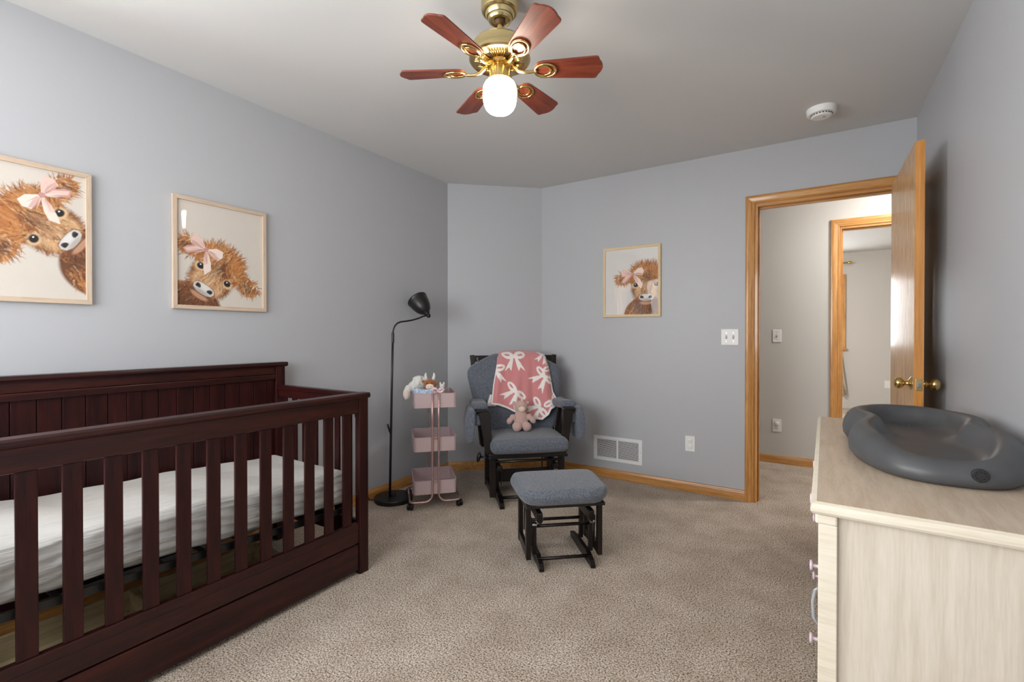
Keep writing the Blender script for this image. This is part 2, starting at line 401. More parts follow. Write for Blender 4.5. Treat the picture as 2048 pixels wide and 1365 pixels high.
def window(name, x0, x1, z0, z1, yin, sgn, label):
    """yin = room face of the wall, sgn = +1 when outside lies towards +y"""
    w_ = thing(name, label, 'window', ((x0 + x1) / 2, yin, z0), kind='structure')
    hx = (x1 - x0) / 2; hz = z1 - z0
    for nm, a in (('casing', (-hx - 0.06, -hx, 0, hz + 0.06)), ('casing', (hx, hx + 0.06, 0, hz + 0.06)), ('casing', (-hx, hx, hz, hz + 0.06))):
        MB().box(a[0], a[1], -sgn * 0.018, 0, a[2], a[3]).obj(nm, M['oak_z'], w_, bevel=0.004)
    MB().box(-hx - 0.08, hx + 0.08, -sgn * 0.04, sgn * 0.02, -0.03, 0).obj('sill', M['oak_x'], w_, bevel=0.004)
    for k in range(2):
        a, c = (-hx, 0.0) if k == 0 else (0.0, hx)
        f = MB()
        f.box(a, a + 0.045, sgn * 0.05, sgn * 0.09, 0, hz); f.box(c - 0.045, c, sgn * 0.05, sgn * 0.09, 0, hz)
        f.box(a + 0.045, c - 0.045, sgn * 0.05, sgn * 0.09, 0, 0.05); f.box(a + 0.045, c - 0.045, sgn * 0.05, sgn * 0.09, hz - 0.05, hz)
        s_ = f.obj('sash', M['oak_z'], w_)
        MB().box(a + 0.045, c - 0.045, sgn * 0.068, sgn * 0.072, 0.05, hz - 0.05).obj('pane', M['glass'], s_)
    return w_
window('window_1', WX0, WX1, WZ0, WZ1, YR, -1, 'wide oak framed nursery window in the wall behind the viewer')

w3 = window('window_added', -0.36, 0.36, 0.88, 2.12, 0, 1, 'added oak framed side window in the crib wall, unseen left of the view')  # window added so that fill light reaches the right wall
w3.location = (XL, (SY0 + SY1) / 2, 0.88); w3.rotation_euler = (0, 0, R(90))
# hall and the room beyond
OX0, OX1, OT = 0.21, 0.97, 2.05
b = MB(); b.box(-2.3, OX0 - 0.02, HY, HY + T, 0, ZC); b.box(OX0 - 0.02, OX1 + 0.02, HY, HY + T, OT + 0.02, ZC); b.box(OX1 + 0.02, 2.2, HY, HY + T, 0, ZC)
structure(b.obj('wall_hall', M['hallwall']), 'warm light grey hall wall seen through the doorway', 'wall')
structure(MB().box(-2.42, -2.3, YB + T, FY, 0, ZC).obj('wall_hall_left', M['hallwall']), 'hall end wall out of sight to the left', 'wall')
structure(MB().box(2.2, 2.32, YB + T, FY, 0, ZC).obj('wall_hall_right', M['hallwall']), 'hall end wall out of sight to the right', 'wall')
structure(MB().box(XR + T, 2.32, YB, YB + T, 0, ZC).obj('wall_hall_near', M['hallwall']), 'hall side of the wall beside the doorway', 'wall')
FX0, FX1, FZ0, FZ1 = -1.15, 0.385, 0.94, 2.04
b = MB(); b.box(-2.3, FX0, FY, FY + T, 0, ZC); b.box(FX1, 2.2, FY, FY + T, 0, ZC); b.box(FX0, FX1, FY, FY + T, 0, FZ0); b.box(FX0, FX1, FY, FY + T, FZ1, ZC)
structure(b.obj('wall_far', M['hallwall']), 'pale grey wall of the room across the hall', 'wall')
window('window_2', FX0, FX1, FZ0, FZ1, FY, 1, 'oak framed window in the room across the hall')

# trims: door casings and jambs
def door_trim(name, x0, x1, zt, y, cw, depth, label, cwr=None):
    """casing on the viewer's side of a wall whose face is y; opening x0..x1"""
    t = thing(name, label, 'door trim', ((x0 + x1) / 2, y, 0), kind='structure')
    hx = (x1 - x0) / 2; cwr = cw if cwr is None else cwr
    def moulding(pts_fn, nm, m):
        b_ = MB(); vs = []
        # profile: (distance from the opening, proud height)
        prof = [(0.0, 0.0), (0.0, 0.009), (0.006, 0.012), (0.012, 0.010), (0.020, 0.013), (0.038, 0.017), (0.050, 0.018), (cw - 0.003, 0.016), (cw, 0.012), (cw, 0.0)]
        A, B = pts_fn
        n = len(prof)
        for base in (A, B): vs += [base(d, h) for d, h in prof]
        fs = [(i, i + 1, n + i + 1, n + i) for i in range(n - 1)] + [tuple(range(n - 1, -1, -1)), tuple(range(n, 2 * n))]
        b_.add(vs, fs); b_.obj(nm, m, t, smooth=35)
    g = 0.024 - 0.006
    moulding((lambda d, h: (-hx - g - d, -h, 0), lambda d, h: (-hx - g - d, -h, zt + g + d)), 'casing', M['oak_z'])
    k = cwr / cw
    moulding((lambda d, h: (hx + g + d * k, -h, 0), lambda d, h: (hx + g + d * k, -h, zt + g + d)), 'casing', M['oak_z'])
    moulding((lambda d, h: (-hx - g - d, -h, zt + g + d), lambda d, h: (hx + g + d * k, -h, zt + g + d)), 'head_casing', M['oak_x'])
    MB().box(-hx - 0.02, -hx, 0, depth, 0, zt + 0.02).obj('jamb', M['oak_z'], t)
    MB().box(hx, hx + 0.02, 0, depth, 0, zt + 0.02).obj('jamb', M['oak_z'], t)
    MB().box(-hx, hx, 0, depth, zt, zt + 0.02).obj('head_jamb', M['oak_x'], t)
    MB().box(-hx, -hx + 0.010, 0.04, 0.075, 0, zt).obj('door_stop', M['oak_z'], t, bevel=0.003)
    MB().box(hx - 0.010, hx, 0.04, 0.075, 0, zt).obj('door_stop', M['oak_z'], t, bevel=0.003)
    MB().box(-hx + 0.010, hx - 0.010, 0.04, 0.075, zt - 0.010, zt).obj('door_stop', M['oak_x'], t, bevel=0.003)
    return t
t1 = door_trim('trim_1', JL, JR, JT, YB, 0.057, T, 'honey oak casing around the open nursery doorway', 0.05)
MB().box(-0.38, -0.379, 0.012, 0.032, 0.90, 0.955).obj('strike_plate', M['brass'], t1)
door_trim('trim_2', OX0, OX1, OT, HY, 0.062, T, 'honey oak casing around the doorway across the hall')

def baseboard(name, p, q, nrm, label, m):
    """p, q along the wall foot, nrm into the room"""
    p, q, n_ = Vector(p), Vector(q), Vector(nrm).normalized()
    prof = [(0, 0), (0.012, 0), (0.012, 0.050), (0.010, 0.058), (0.006, 0.063), (0.005, 0.070), (0, 0.072)]
    n = len(prof); vs = [base + n_ * d + Vector((0, 0, h)) for base in (p, q) for d, h in prof]
    fs = [(i, (i + 1) % n, n + (i + 1) % n, n + i) for i in range(n)] + [tuple(range(n)), tuple(range(2 * n - 1, n - 1, -1))]
    structure(MB().add(vs, fs).obj(name, m, smooth=40), label, 'baseboard')
baseboard('baseboard_left', (XL, YR, 0), (XL, DY, 0), (1, 0, 0), 'oak baseboard along the wall behind crib and lamp', M['oak_y'])
baseboard('baseboard_corner', (XL, DY, 0), (DX, YB, 0), (0.67, -0.74, 0), 'short oak baseboard on the angled wall behind the chair', M['oak_x'])
baseboard('baseboard_back', (DX, YB, 0), (JL - 0.018 - 0.057, YB, 0), (0, -1, 0), 'oak baseboard below the vent and outlet', M['oak_x'])
baseboard('baseboard_right', (XR, YR, 0), (XR, YB - 0.03, 0), (-1, 0, 0), 'oak baseboard behind the dresser', M['oak_y'])
baseboard('baseboard_hall', (-2.3, HY, 0), (OX0 - 0.018 - 0.062, HY, 0), (0, -1, 0), 'oak baseboard along the hall wall', M['oak_x'])

# the open door, hinged on the right, standing square to the doorway
dr = thing('door_1', 'open honey oak slab door with brass knobs, standing against the right wall', 'door', (0.393, 3.56, 0.012), kind='structure')
slab = MB().box(0, 0.035, -0.76, 0, 0, 2.028).obj('door_slab', M['oak_door'], dr, bevel=0.0015)
MB().box(0.0004, 0.0346, -0.7606, -0.7600, 0.002, 2.026).obj('door_edge', M['oak_edge'], dr)
knob_prof = [(0.0, 0.066), (0.012, 0.0655), (0.020, 0.062), (0.0255, 0.055), (0.027, 0.047), (0.025, 0.038), (0.019, 0.031), (0.011, 0.027), (0.0095, 0.022), (0.013, 0.018), (0.0135, 0.014), (0.016, 0.012), (0.031, 0.002), (0.032, 0.0)]
kz, ky = 0.918, -0.70
k1 = MB().lathe([(r, -h) for r, h in knob_prof], (0, ky, kz), 'X', 28).obj('door_knob', M['brass'], dr, smooth=50)
k2 = MB().lathe([(r, h) for r, h in knob_prof], (0.035, ky, kz), 'X', 28).obj('door_knob', M['brass'], dr, smooth=50)
pl = MB().box(0.006, 0.029, -0.7625, -0.7606, kz - 0.028, kz + 0.028).obj('latch_plate', M['brass_pale'], dr, bevel=0.001)
MB().box(0.0115, 0.0235, -0.770, -0.7625, kz - 0.011, kz + 0.009).obj('latch_bolt', M['chrome'], pl, bevel=0.002)
for z in (0.2, 1.0, 1.82):
    MB().lathe([(0.006, -0.045), (0.006, 0.045)], (0.040, 0.006, z), 'Z', 10).obj('hinge', M['brass'], dr, smooth=40)

# ------------------------------------------------------------------ plates, vent, detector
def rect_plate(name, loc, axis, w_, h_, label, cat, m=None):
    """root at the plate centre on the wall; local x runs along the wall, local -y points into the room"""
    rz = {'back': 0, 'left': R(90)}[axis]
    return thing(name, label, cat, loc, rz)
def face(parent, w_, h_, m=None):
    return MB().box(-w_ / 2, w_ / 2, -0.006, 0, -h_ / 2, h_ / 2).obj('plate', m or M['white_plastic'], parent, bevel=0.003)
def toggle(parent, x):
    MB().box(x - 0.006, x + 0.006, -0.0068, -0.0058, -0.0125, 0.0125).obj('toggle_slot', M['grey_toggle'], parent)
    t = MB().bar((x, -0.006, -0.002), (x, -0.017, 0.006), 0.008, 0.011, 0.006, 0.008).obj('toggle', M['white_plastic'], parent, bevel=0.001)
    for z in (-0.030, 0.030): MB().lathe([(0.003, -0.0072), (0.003, -0.0058)], (x, 0, z), 'Y', 10).obj('screw', M['chrome'], parent)
def receptacle(parent, z):
    r = MB().rbox(-0.0165, 0.0165, -0.0085, -0.004, z - 0.0145, z + 0.0145, 0.002, 2, 2).obj('receptacle', M['white_plastic'], parent, smooth=40)
    for x in (-0.0063, 0.0063): MB().box(x - 0.0011, x + 0.0011, -0.009, -0.0084, z - 0.001, z + 0.007).obj('slot', M['dark_slot'], r)
    MB().lathe([(0.0024, -0.009), (0.0024, -0.0084)], (0, 0, z - 0.007), 'Y', 10).obj('slot', M['dark_slot'], r)
p = rect_plate('light_switch', (-0.489, YB, 1.140), 'back', 0, 0, 'white double toggle light switch beside the oak door casing', 'light switch')
face(p, 0.114, 0.114); toggle(p, -0.023); toggle(p, 0.023)
p = rect_plate('light_switch', (-0.266, HY, 1.145), 'back', 0, 0, 'single toggle light switch on the hall wall beyond the doorway', 'light switch')
face(p, 0.070, 0.114); toggle(p, 0)
p = rect_plate('wall_outlet', (-0.755, YB, 0.353), 'back', 0, 0, 'white outlet with child-proof covers right of the floor vent', 'outlet')
face(p, 0.070, 0.114)
for z in (0.0195, -0.0195):
    r_ = MB().rbox(-0.0165, 0.0165, -0.0085, -0.004, z - 0.0145, z + 0.0145, 0.002, 2, 2).obj('receptacle', M['white_plastic'], p, smooth=40)
    MB().rbox(-0.014, 0.014, -0.012, -0.008, z - 0.012, z + 0.012, 0.0018, 2, 2).obj('safety_cap', M['white_plastic'], r_, smooth=40)
p = rect_plate('wall_outlet', (-0.264, HY, 0.340), 'back', 0, 0, 'white outlet low on the hall wall below the hall switch', 'outlet')
face(p, 0.070, 0.114); receptacle(p, 0.0195); receptacle(p, -0.0195)
MB().rbox(-0.017, 0.017, -0.020, -0.006, 0.004, 0.034, 0.006, 2, 2).obj('plug_cap', M['white_plastic'], p, smooth=40)
p = rect_plate('wall_outlet', (0.962, FY, 0.40), 'back', 0, 0, 'tiny white outlet in the far room beside the door edge', 'outlet')
face(p, 0.070, 0.114)
p = rect_plate('wall_outlet', (XL, 2.19, 0.345), 'left', 0, 0, 'white outlet on the wall between crib post and lamp pole', 'outlet')
face(p, 0.070, 0.114); receptacle(p, 0.0195); receptacle(p, -0.0195)

v = thing('floor_vent', 'white metal return air grille just above the baseboard', 'vent', (-1.311, YB, 0.235))
b = MB(); W2, H2 = 0.2015, 0.0985
b.box(-W2, W2, -0.006, 0, H2 - 0.026, H2); b.box(-W2, W2, -0.006, 0, -H2, -H2 + 0.026); b.box(-W2, -W2 + 0.030, -0.006, 0, -H2 + 0.026, H2 - 0.026); b.box(W2 - 0.030, W2, -0.006, 0, -H2 + 0.026, H2 - 0.026); b.box(-0.007, 0.007, -0.006, 0, -H2 + 0.026, H2 - 0.026)
b.obj('grille_frame', M['white_paint'], v, bevel=0.002)
MB().box(-W2 + 0.025, W2 - 0.025, -0.0012, 0, -H2 + 0.02, H2 - 0.02).obj('duct_backing', M['dark_slot'], v)
b = MB()
for x0, x1 in ((-W2 + 0.030, -0.007), (0.007, W2 - 0.030)):
    for i in range(17):
        z = -H2 + 0.030 + i * (2 * H2 - 0.060) / 16
        b.add([(x0, -0.0055, z - 0.0014), (x1, -0.0055, z - 0.0014), (x1, -0.0025, z + 0.0016), (x0, -0.0025, z + 0.0016)], [(0, 1, 2, 3)])
lo = b.obj('louvers', M['white_paint'], v); lo['kind'] = 'stuff'
so = lo.modifiers.new('thick', 'SOLIDIFY'); so.thickness = 0.0008
for x in (-W2 + 0.014, W2 - 0.014): MB().lathe([(0.0028, -0.0075), (0.0028, -0.0055)], (x, 0, 0), 'Y', 10).obj('screw', M['grey_toggle'], v)

sd = thing('smoke_detector', 'round white smoke detector on the ceiling near the door', 'smoke detector', (0.040, 3.205, ZC))
MB().lathe([(0.060, 0), (0.074, 0), (0.074, -0.010), (0.070, -0.030), (0.066, -0.034), (0.058, -0.035)], n=48).obj('housing', M['white_plastic'], sd, smooth=30)
MB().lathe([(0.052, -0.034), (0.052, -0.042), (0.044, -0.049), (0.0, -0.052)], n=40).obj('cover', M['white_plastic'], sd, smooth=30)
b = MB()
for k in range(22):
    a = 2 * math.pi * k / 22
    b.bar((0.0525 * math.cos(a), 0.0525 * math.sin(a), -0.0385), (0.0537 * math.cos(a), 0.0537 * math.sin(a), -0.0385), 0.009, 0.005)
b.obj('sensor_slots', M['dark_slot'], sd)
MB().lathe([(0.006, -0.051), (0.006, -0.054), (0.004, -0.055)], (0.012, -0.012, 0), n=14).obj('test_button', M['grey_toggle'], sd)

# ------------------------------------------------------------------ ceiling fan
fan = thing('ceiling_fan', 'six blade brass and mahogany ceiling fan with lit opal globe', 'ceiling fan', (-1.002, 1.487, ZC))
def Z(z): return z - ZC
MB().lathe([(0.068, Z(2.44)), (0.0705, Z(2.436)), (0.0705, Z(2.388)), (0.068, Z(2.380)), (0.062, Z(2.375)), (0.0595, Z(2.378)), (0.057, Z(2.377)), (0.0545, Z(2.366)), (0.050, Z(2.359)), (0.0475, Z(2.361)), (0.046, Z(2.352)), (0.041, Z(2.345)), (0.033, Z(2.342)), (0.031, Z(2.347)), (0.022, Z(2.349))], n=56).obj('canopy', M['brass_pale'], fan, smooth=25)
MB().lathe([(0.021, Z(2.352)), (0.020, Z(2.340)), (0.014, Z(2.332)), (0.0, Z(2.330))], n=24).obj('hanger_ball', M['brass_dark'], fan, smooth=40)
MB().lathe([(0.011, Z(2.34)), (0.011, Z(2.25))], n=18).obj('downrod', M['brass'], fan, smooth=40)
hs = MB().lathe([(0.018, Z(2.268)), (0.080, Z(2.264)), (0.098, Z(2.258)), (0.104, Z(2.250)), (0.106, Z(2.222)), (0.108, Z(2.218)), (0.1085, Z(2.212)), (0.115, Z(2.207)), (0.116, Z(2.198)), (0.110, Z(2.192)), (0.098, Z(2.190))], n=64).obj('motor_housing', M['brass_pale'], fan, smooth=25)
MB().lathe([(0.100, Z(2.192)), (0.052, Z(2.188)), (0.0, Z(2.188))], n=48).obj('bottom_plate', M['brass_dark'], fan, smooth=40)
b = MB()
for k in range(6):
    for j in range(7):
        a = R(28 + 30 + 60 * k + (j - 3) * 6.2)
        b.tube([(0.056 * math.cos(a), 0.056 * math.sin(a), Z(2.186)), (0.094 * math.cos(a), 0.094 * math.sin(a), Z(2.189))], 0.0028, 6)
b.obj('vent_fins', M['brass'], fan, smooth=True)['kind'] = 'stuff'
MB().lathe([(0.054, Z(2.189)), (0.056, Z(2.180)), (0.050, Z(2.174)), (0.036, Z(2.172)), (0.036, Z(2.165))], n=40).obj('flywheel', M['brass'], fan, smooth=30)
MB().lathe([(0.030, Z(2.176)), (0.030, Z(2.166))], n=32).obj('collar', M['brass_dark'], fan, smooth=30)
MB().lathe([(0.036, Z(2.168)), (0.040, Z(2.164)), (0.0405, Z(2.150)), (0.0405, Z(2.124)), (0.0435, Z(2.119))], n=48).obj('light_fitter', M['brass'], fan, smooth=30)
b = MB()
for k in range(26):
    a = 2 * math.pi * k / 26
    for s_, dz in ((1, 0.003), (-1, -0.003)):
        rm = Matrix.Rotation(a, 3, 'Z') @ Matrix.Rotation(s_ * 0.7, 3, 'X')
        b.ell((0.0445 * math.cos(a), 0.0445 * math.sin(a), Z(2.119) + dz), (0.0022, 0.0062, 0.0026), 8, 5, rm)
b.obj('leaf_ring', M['brass'], fan, smooth=True)['kind'] = 'stuff'
gp = [(0.040, Z(2.122)), (0.047, Z(2.118)), (0.056, Z(2.110)), (0.062, Z(2.098)), (0.0645, Z(2.083)), (0.0645, Z(2.064)), (0.063, Z(2.046)), (0.0595, Z(2.030)), (0.053, Z(2.016)), (0.043, Z(2.006)), (0.029, Z(2.0)), (0.014, Z(1.998)), (0.0, Z(1.9975))]
MB().lathe(gp, n=48, cap=False).obj('globe', M['globe'], fan, smooth=True, label='glowing opal glass globe')
# one blade and one iron, then copies
tip = []
def blade_outline():
    pts = []
    r0, r1 = 0.132, 0.375
    up = [(r0, 0.020), (r0 + 0.012, 0.034), (r0 + 0.03, 0.040), (r1 - 0.03, 0.052), (r1 - 0.018, 0.0525), (r1 - 0.010, 0.050), (r1 - 0.006, 0.043), (r1 - 0.003, 0.034), (r1 + 0.004, 0.024), (r1 + 0.009, 0.012), (r1 + 0.011, 0.0)]
    return up + [(x, -y) for x, y in up[::-1][1:]]
bo = blade_outline()
blade0 = iron0 = None
zb = 2.158
for k in range(6):
    a = R(28.0 + 60 * k)
    if k == 0:
        blade0 = MB().prism(bo, -0.003, 0.003, 'Z').obj('blade', M['blade'], fan, bevel=0.0015)
        bb = blade0
        ib = MB()
        def ring(c, ra, rb, tr):
            ib.tube([(c + ra * math.cos(2 * math.pi * i / 36), rb * math.sin(2 * math.pi * i / 36), -0.0065) for i in range(36)], tr, 8, True)
        ring(0.172, 0.040, 0.031, 0.0042); ring(0.163, 0.030, 0.0225, 0.0032)
        ib.tube([(0.045, 0, 0.016), (0.058, 0, 0.012), (0.075, 0, -0.004), (0.095, 0, -0.010), (0.115, 0, -0.010), (0.136, 0, -0.007)], [0.009, 0.009, 0.008, 0.0065, 0.006, 0.0055], 10)
        ib.ell((0.136, 0, -0.009), (0.006, 0.008, 0.004), 10, 6)
        iron0 = ib.obj('blade_iron', M['brass'], fan, smooth=True)
        ii = iron0
    else:
        bb = share(blade0, 'blade', fan); ii = share(iron0, 'blade_iron', fan)
    for o in (bb, ii):
        o.rotation_mode = 'XYZ'
        o.matrix_local = Matrix.Translation((0, 0, Z(zb))) @ Matrix.Rotation(a, 4, 'Z') @ Matrix.Rotation(R(-13), 4, 'X')

# ------------------------------------------------------------------ pictures (painted calf with a bow)
class Canvas:
    def __init__(s, nx, ny, wm, hm, bg):
        s.nx, s.ny, s.wm, s.hm = nx, ny, wm, hm
        s.X, s.Y = np.meshgrid(np.linspace(0, wm, nx), np.linspace(0, hm, ny))
        s.c = np.zeros((ny, nx, 3)); s.c[:] = bg
        s.px = wm / nx
    def blend(s, mask, col, sl=None):
        if sl is None: s.c += (np.array(col) - s.c) * mask[..., None]
        else: s.c[sl] += (np.array(col) - s.c[sl]) * mask[..., None]
    def win(s, x0, x1, y0, y1):
        i0 = max(0, int(x0 / s.wm * (s.nx - 1)) - 1); i1 = min(s.nx, int(x1 / s.wm * (s.nx - 1)) + 3)
        j0 = max(0, int(y0 / s.hm * (s.ny - 1)) - 1); j1 = min(s.ny, int(y1 / s.hm * (s.ny - 1)) + 3)
        return (slice(j0, j1), slice(i0, i1)) if i1 > i0 and j1 > j0 else None
    def ellipse(s, c, rx, ry, ang, col, soft=0.1, alpha=1.0):
        r = max(rx, ry) * 1.3; sl = s.win(c[0] - r, c[0] + r, c[1] - r, c[1] + r)
        if sl is None: return
        dx, dy = s.X[sl] - c[0], s.Y[sl] - c[1]; ca, sa = math.cos(ang), math.sin(ang)
        d = np.sqrt(((dx * ca + dy * sa) / rx) ** 2 + ((-dx * sa + dy * ca) / ry) ** 2)
        s.blend(np.clip((1 - d) / soft + 0.5, 0, 1) * alpha, col, sl)
    def poly(s, pts, col, alpha=1.0):
        P = np.array(pts); sl = s.win(P[:, 0].min(), P[:, 0].max(), P[:, 1].min(), P[:, 1].max())
        if sl is None: return
        X, Y = s.X[sl], s.Y[sl]; acc = np.zeros(X.shape)
        for ox, oy in ((-.25, -.25), (.25, -.25), (.25, .25), (-.25, .25)):
            xx, yy = X + ox * s.px, Y + oy * s.px; ins = np.zeros(X.shape, bool); j = len(P) - 1
            for i in range(len(P)):
                cnd = ((P[i, 1] > yy) != (P[j, 1] > yy))
                with np.errstate(divide='ignore', invalid='ignore'):
                    xi = (P[j, 0] - P[i, 0]) * (yy - P[i, 1]) / (P[j, 1] - P[i, 1] + 1e-12) + P[i, 0]
                ins ^= cnd & (xx < xi); j = i
            acc += ins
        s.blend(acc / 4 * alpha, col, sl)
    def stroke(s, a, b, wd, col, alpha=0.8):
        """tapered hair from a to b"""
        m = wd * 2 + s.px; sl = s.win(min(a[0], b[0]) - m, max(a[0], b[0]) + m, min(a[1], b[1]) - m, max(a[1], b[1]) + m)
        if sl is None: return
        dx, dy = b[0] - a[0], b[1] - a[1]; L2 = dx * dx + dy * dy + 1e-12
        t = np.clip(((s.X[sl] - a[0]) * dx + (s.Y[sl] - a[1]) * dy) / L2, 0, 1)
        d = np.hypot(s.X[sl] - a[0] - t * dx, s.Y[sl] - a[1] - t * dy)
        wl = wd * (1 - 0.85 * t)
        s.blend(np.clip((wl - d) / s.px + 0.5, 0, 1) * alpha, col, sl)

def C3(r, g, b_): return lin((r, g, b_))[:3]
def paint_calf(cv, mid, unit, rot, mirror, seed, bg2):
    """head-local frame: eyes at (+-.5, 0), muzzle at (0, -.66); bow over the left ear side"""
    rnd = random.Random(seed); ca, sa = math.cos(rot), math.sin(rot)
    def W(x, y):
        x = -x if mirror else x
        return (mid[0] + unit * (x * ca - y * sa), mid[1] + unit * (x * sa + y * ca))
    def ang(a): return (math.pi - a if mirror else a) + rot
    def ell(x, y, rx, ry, a, col, soft=0.1, alpha=1.0): cv.ellipse(W(x, y), rx * unit, ry * unit, ang(R(a)), col, soft, alpha)
    ginger, mid_, dark, lite, cream, umber = C3(176, 112, 58), C3(150, 90, 46), C3(84, 48, 30), C3(206, 152, 96), C3(228, 196, 156), C3(110, 66, 38)
    pal = [ginger, mid_, lite, umber, ginger, C3(190, 128, 76)]
    def hairs(n, region, flow, ln, wd, cols, alpha=0.75):
        for _ in range(n):
            x, y = region(); a = flow(x, y) + rnd.gauss(0, 0.28); l = ln * rnd.uniform(0.5, 1.3)
            xm, ym = x + math.cos(a) * l * 0.55, y + math.sin(a) * l * 0.55; a2 = a + rnd.gauss(0, 0.3)
            p0, p1, p2 = W(x, y), W(xm, ym), W(xm + math.cos(a2) * l * 0.5, ym + math.sin(a2) * l * 0.5)
            col = rnd.choice(cols); k = rnd.uniform(0.82, 1.15); col = [min(1, c * k) for c in col]
            cv.stroke(p0, p1, wd * unit, col, alpha); cv.stroke(p1, p2, wd * unit * 0.6, col, alpha)
    def in_ell(cx, cy, rx, ry, edge=False, a0=0, a1=360):
        def f():
            a = R(rnd.uniform(a0, a1)); r = rnd.uniform(0.86, 1.0) if edge else math.sqrt(rnd.random())
            return cx + rx * r * math.cos(a), cy + ry * r * math.sin(a)
        return f
    # chest and neck
    ell(-0.15, -1.55, 0.95, 0.95, 0, mid_, 0.08); ell(0.35, -1.6, 0.8, 0.95, 0, umber, 0.1)
    hairs(420, in_ell(0.0, -1.5, 1.05, 0.95), lambda x, y: R(-90) + x * 0.5, 0.26, 0.030, pal + [dark, cream], 0.7)
    hairs(160, in_ell(0.0, -1.15, 0.6, 0.4), lambda x, y: R(-90) + x * 0.5, 0.22, 0.030, [dark, umber, dark, mid_], 0.7)
    # ears
    for sx in (-1, 1):
        ell(sx * 1.10, 0.34, 0.44, 0.28, sx * -14, ginger, 0.15); ell(sx * 1.12, 0.33, 0.27, 0.13, sx * -14, umber, 0.5)
        hairs(110, in_ell(sx * 1.1, 0.36, 0.38, 0.25), lambda x, y: R(-70) if sx > 0 else R(-110), 0.26, 0.026, [ginger, lite, umber, mid_, cream], 0.75)
        hairs(60, in_ell(sx * 1.12, 0.38, 0.42, 0.28, True), lambda x, y: math.atan2(y - 0.38, x - sx * 1.05), 0.16, 0.022, [ginger, lite, mid_], 0.8)
    # head
    ell(0, 0.36, 0.82, 0.72, 0, ginger, 0.06); ell(0, -0.15, 0.68, 0.62, 0, ginger, 0.06); ell(0, -0.55, 0.52, 0.42, 0, mid_, 0.08)
    ell(-0.45, -0.12, 0.22, 0.42, 12, lite, 0.7, 0.8); ell(0.45, -0.12, 0.22, 0.42, -12, lite, 0.7, 0.8)
    hairs(150, in_ell(0, 0.36, 0.82, 0.72, True, 0, 180), lambda x, y: math.atan2(y - 0.1, x), 0.24, 0.024, pal, 0.8)
    hairs(420, in_ell(0, 0.45, 0.78, 0.60), lambda x, y: math.atan2(y - 0.1, x) + (0.5 if x > 0 else -0.5), 0.26, 0.028, pal + [lite], 0.7)
    hairs(240, in_ell(0.05, 0.20, 0.26, 0.42), lambda x, y: R(-90) + x * 2.5, 0.30, 0.030, [umber, dark, mid_, ginger, umber], 0.7)
    hairs(300, in_ell(0, -0.25, 0.62, 0.48), lambda x, y: R(-90) + x * 0.9, 0.20, 0.024, [ginger, lite, cream, mid_, lite], 0.65)
    hairs(70, in_ell(0, -0.25, 0.66, 0.55, True, 160, 380), lambda x, y: math.atan2(y + 0.1, x) - 0.4, 0.14, 0.020, [umber, mid_, ginger], 0.7)
    # broad tones over the hair
    ell(0.0, -0.12, 0.16, 0.46, 0, cream, 0.9, 0.40); ell(-0.34, 0.62, 0.28, 0.30, 20, lite, 0.9, 0.45); ell(0.40, 0.62, 0.26, 0.30, -20, C3(200, 130, 72), 0.9, 0.45)
    ell(0.10, 0.34, 0.13, 0.34, -12, dark, 0.9, 0.50); ell(-0.62, -0.25, 0.12, 0.36, 8, umber, 0.9, 0.5); ell(0.62, -0.25, 0.12, 0.36, -8, umber, 0.9, 0.5); ell(0, -1.05, 0.62, 0.22, 0, dark, 0.9, 0.55)
    for sx in (-1, 1): ell(sx * 1.13, 0.31, 0.24, 0.11, sx * -14, dark, 0.9, 0.55); ell(sx * 0.40, -0.30, 0.14, 0.26, sx * 14, cream, 0.9, 0.45)
    hairs(160, in_ell(0.0, 0.1, 0.62, 0.75), lambda x, y: R(-90) + x * 1.4, 0.22, 0.018, [lite, cream, ginger, umber, dark], 0.5)
    # dark rim around the muzzle, chin
    ell(0, -0.82, 0.42, 0.22, 0, umber, 0.3, 0.9)
    hairs(120, in_ell(0, -0.72, 0.52, 0.32, True, 170, 370), lambda x, y: math.atan2(y + 0.6, x), 0.14, 0.022, [dark, umber, mid_], 0.75)
    ell(0, -0.86, 0.30, 0.10, 0, C3(196, 150, 120), 0.4, 0.9)
    # eyes
    for sx in (-1, 1):
        ell(sx * 0.52, 0.0, 0.17, 0.15, sx * -20, cream, 0.5, 0.95); ell(sx * 0.50, 0.01, 0.125, 0.105, sx * -14, C3(96, 64, 44), 0.3)
        ell(sx * 0.50, 0.01, 0.105, 0.090, 0, C3(22, 18, 18), 0.2); ell(sx * 0.50 - 0.03, 0.045, 0.025, 0.020, 0, (0.95, 0.96, 1.0), 0.4)
        for q in range(6): cv.stroke(W(sx * (0.42 + 0.035 * q), 0.085), W(sx * (0.43 + 0.05 * q), 0.15), 0.014 * unit, dark, 0.8)
    # nose
    nose = [(-0.37, -0.58), (-0.31, -0.48), (-0.14, -0.44), (0.14, -0.44), (0.31, -0.48), (0.37, -0.58), (0.32, -0.70), (0.16, -0.76), (0, -0.775), (-0.16, -0.76), (-0.32, -0.70)]
    cv.poly([W(x * 1.06, -0.61 + (y + 0.61) * 1.12) for x, y in nose], C3(120, 92, 74), 0.8)
    cv.poly([W(x, y) for x, y in nose], C3(206, 202, 196)); ell(0, -0.54, 0.24, 0.09, 0, C3(228, 226, 222), 0.8, 0.8); ell(0, -0.72, 0.22, 0.05, 0, C3(176, 168, 162), 0.8, 0.8)
    for sx in (-1, 1):
        ell(sx * 0.20, -0.575, 0.095, 0.060, sx * 28, C3(62, 52, 50), 0.3); ell(sx * 0.23, -0.60, 0.06, 0.045, 0, C3(30, 26, 26), 0.4)
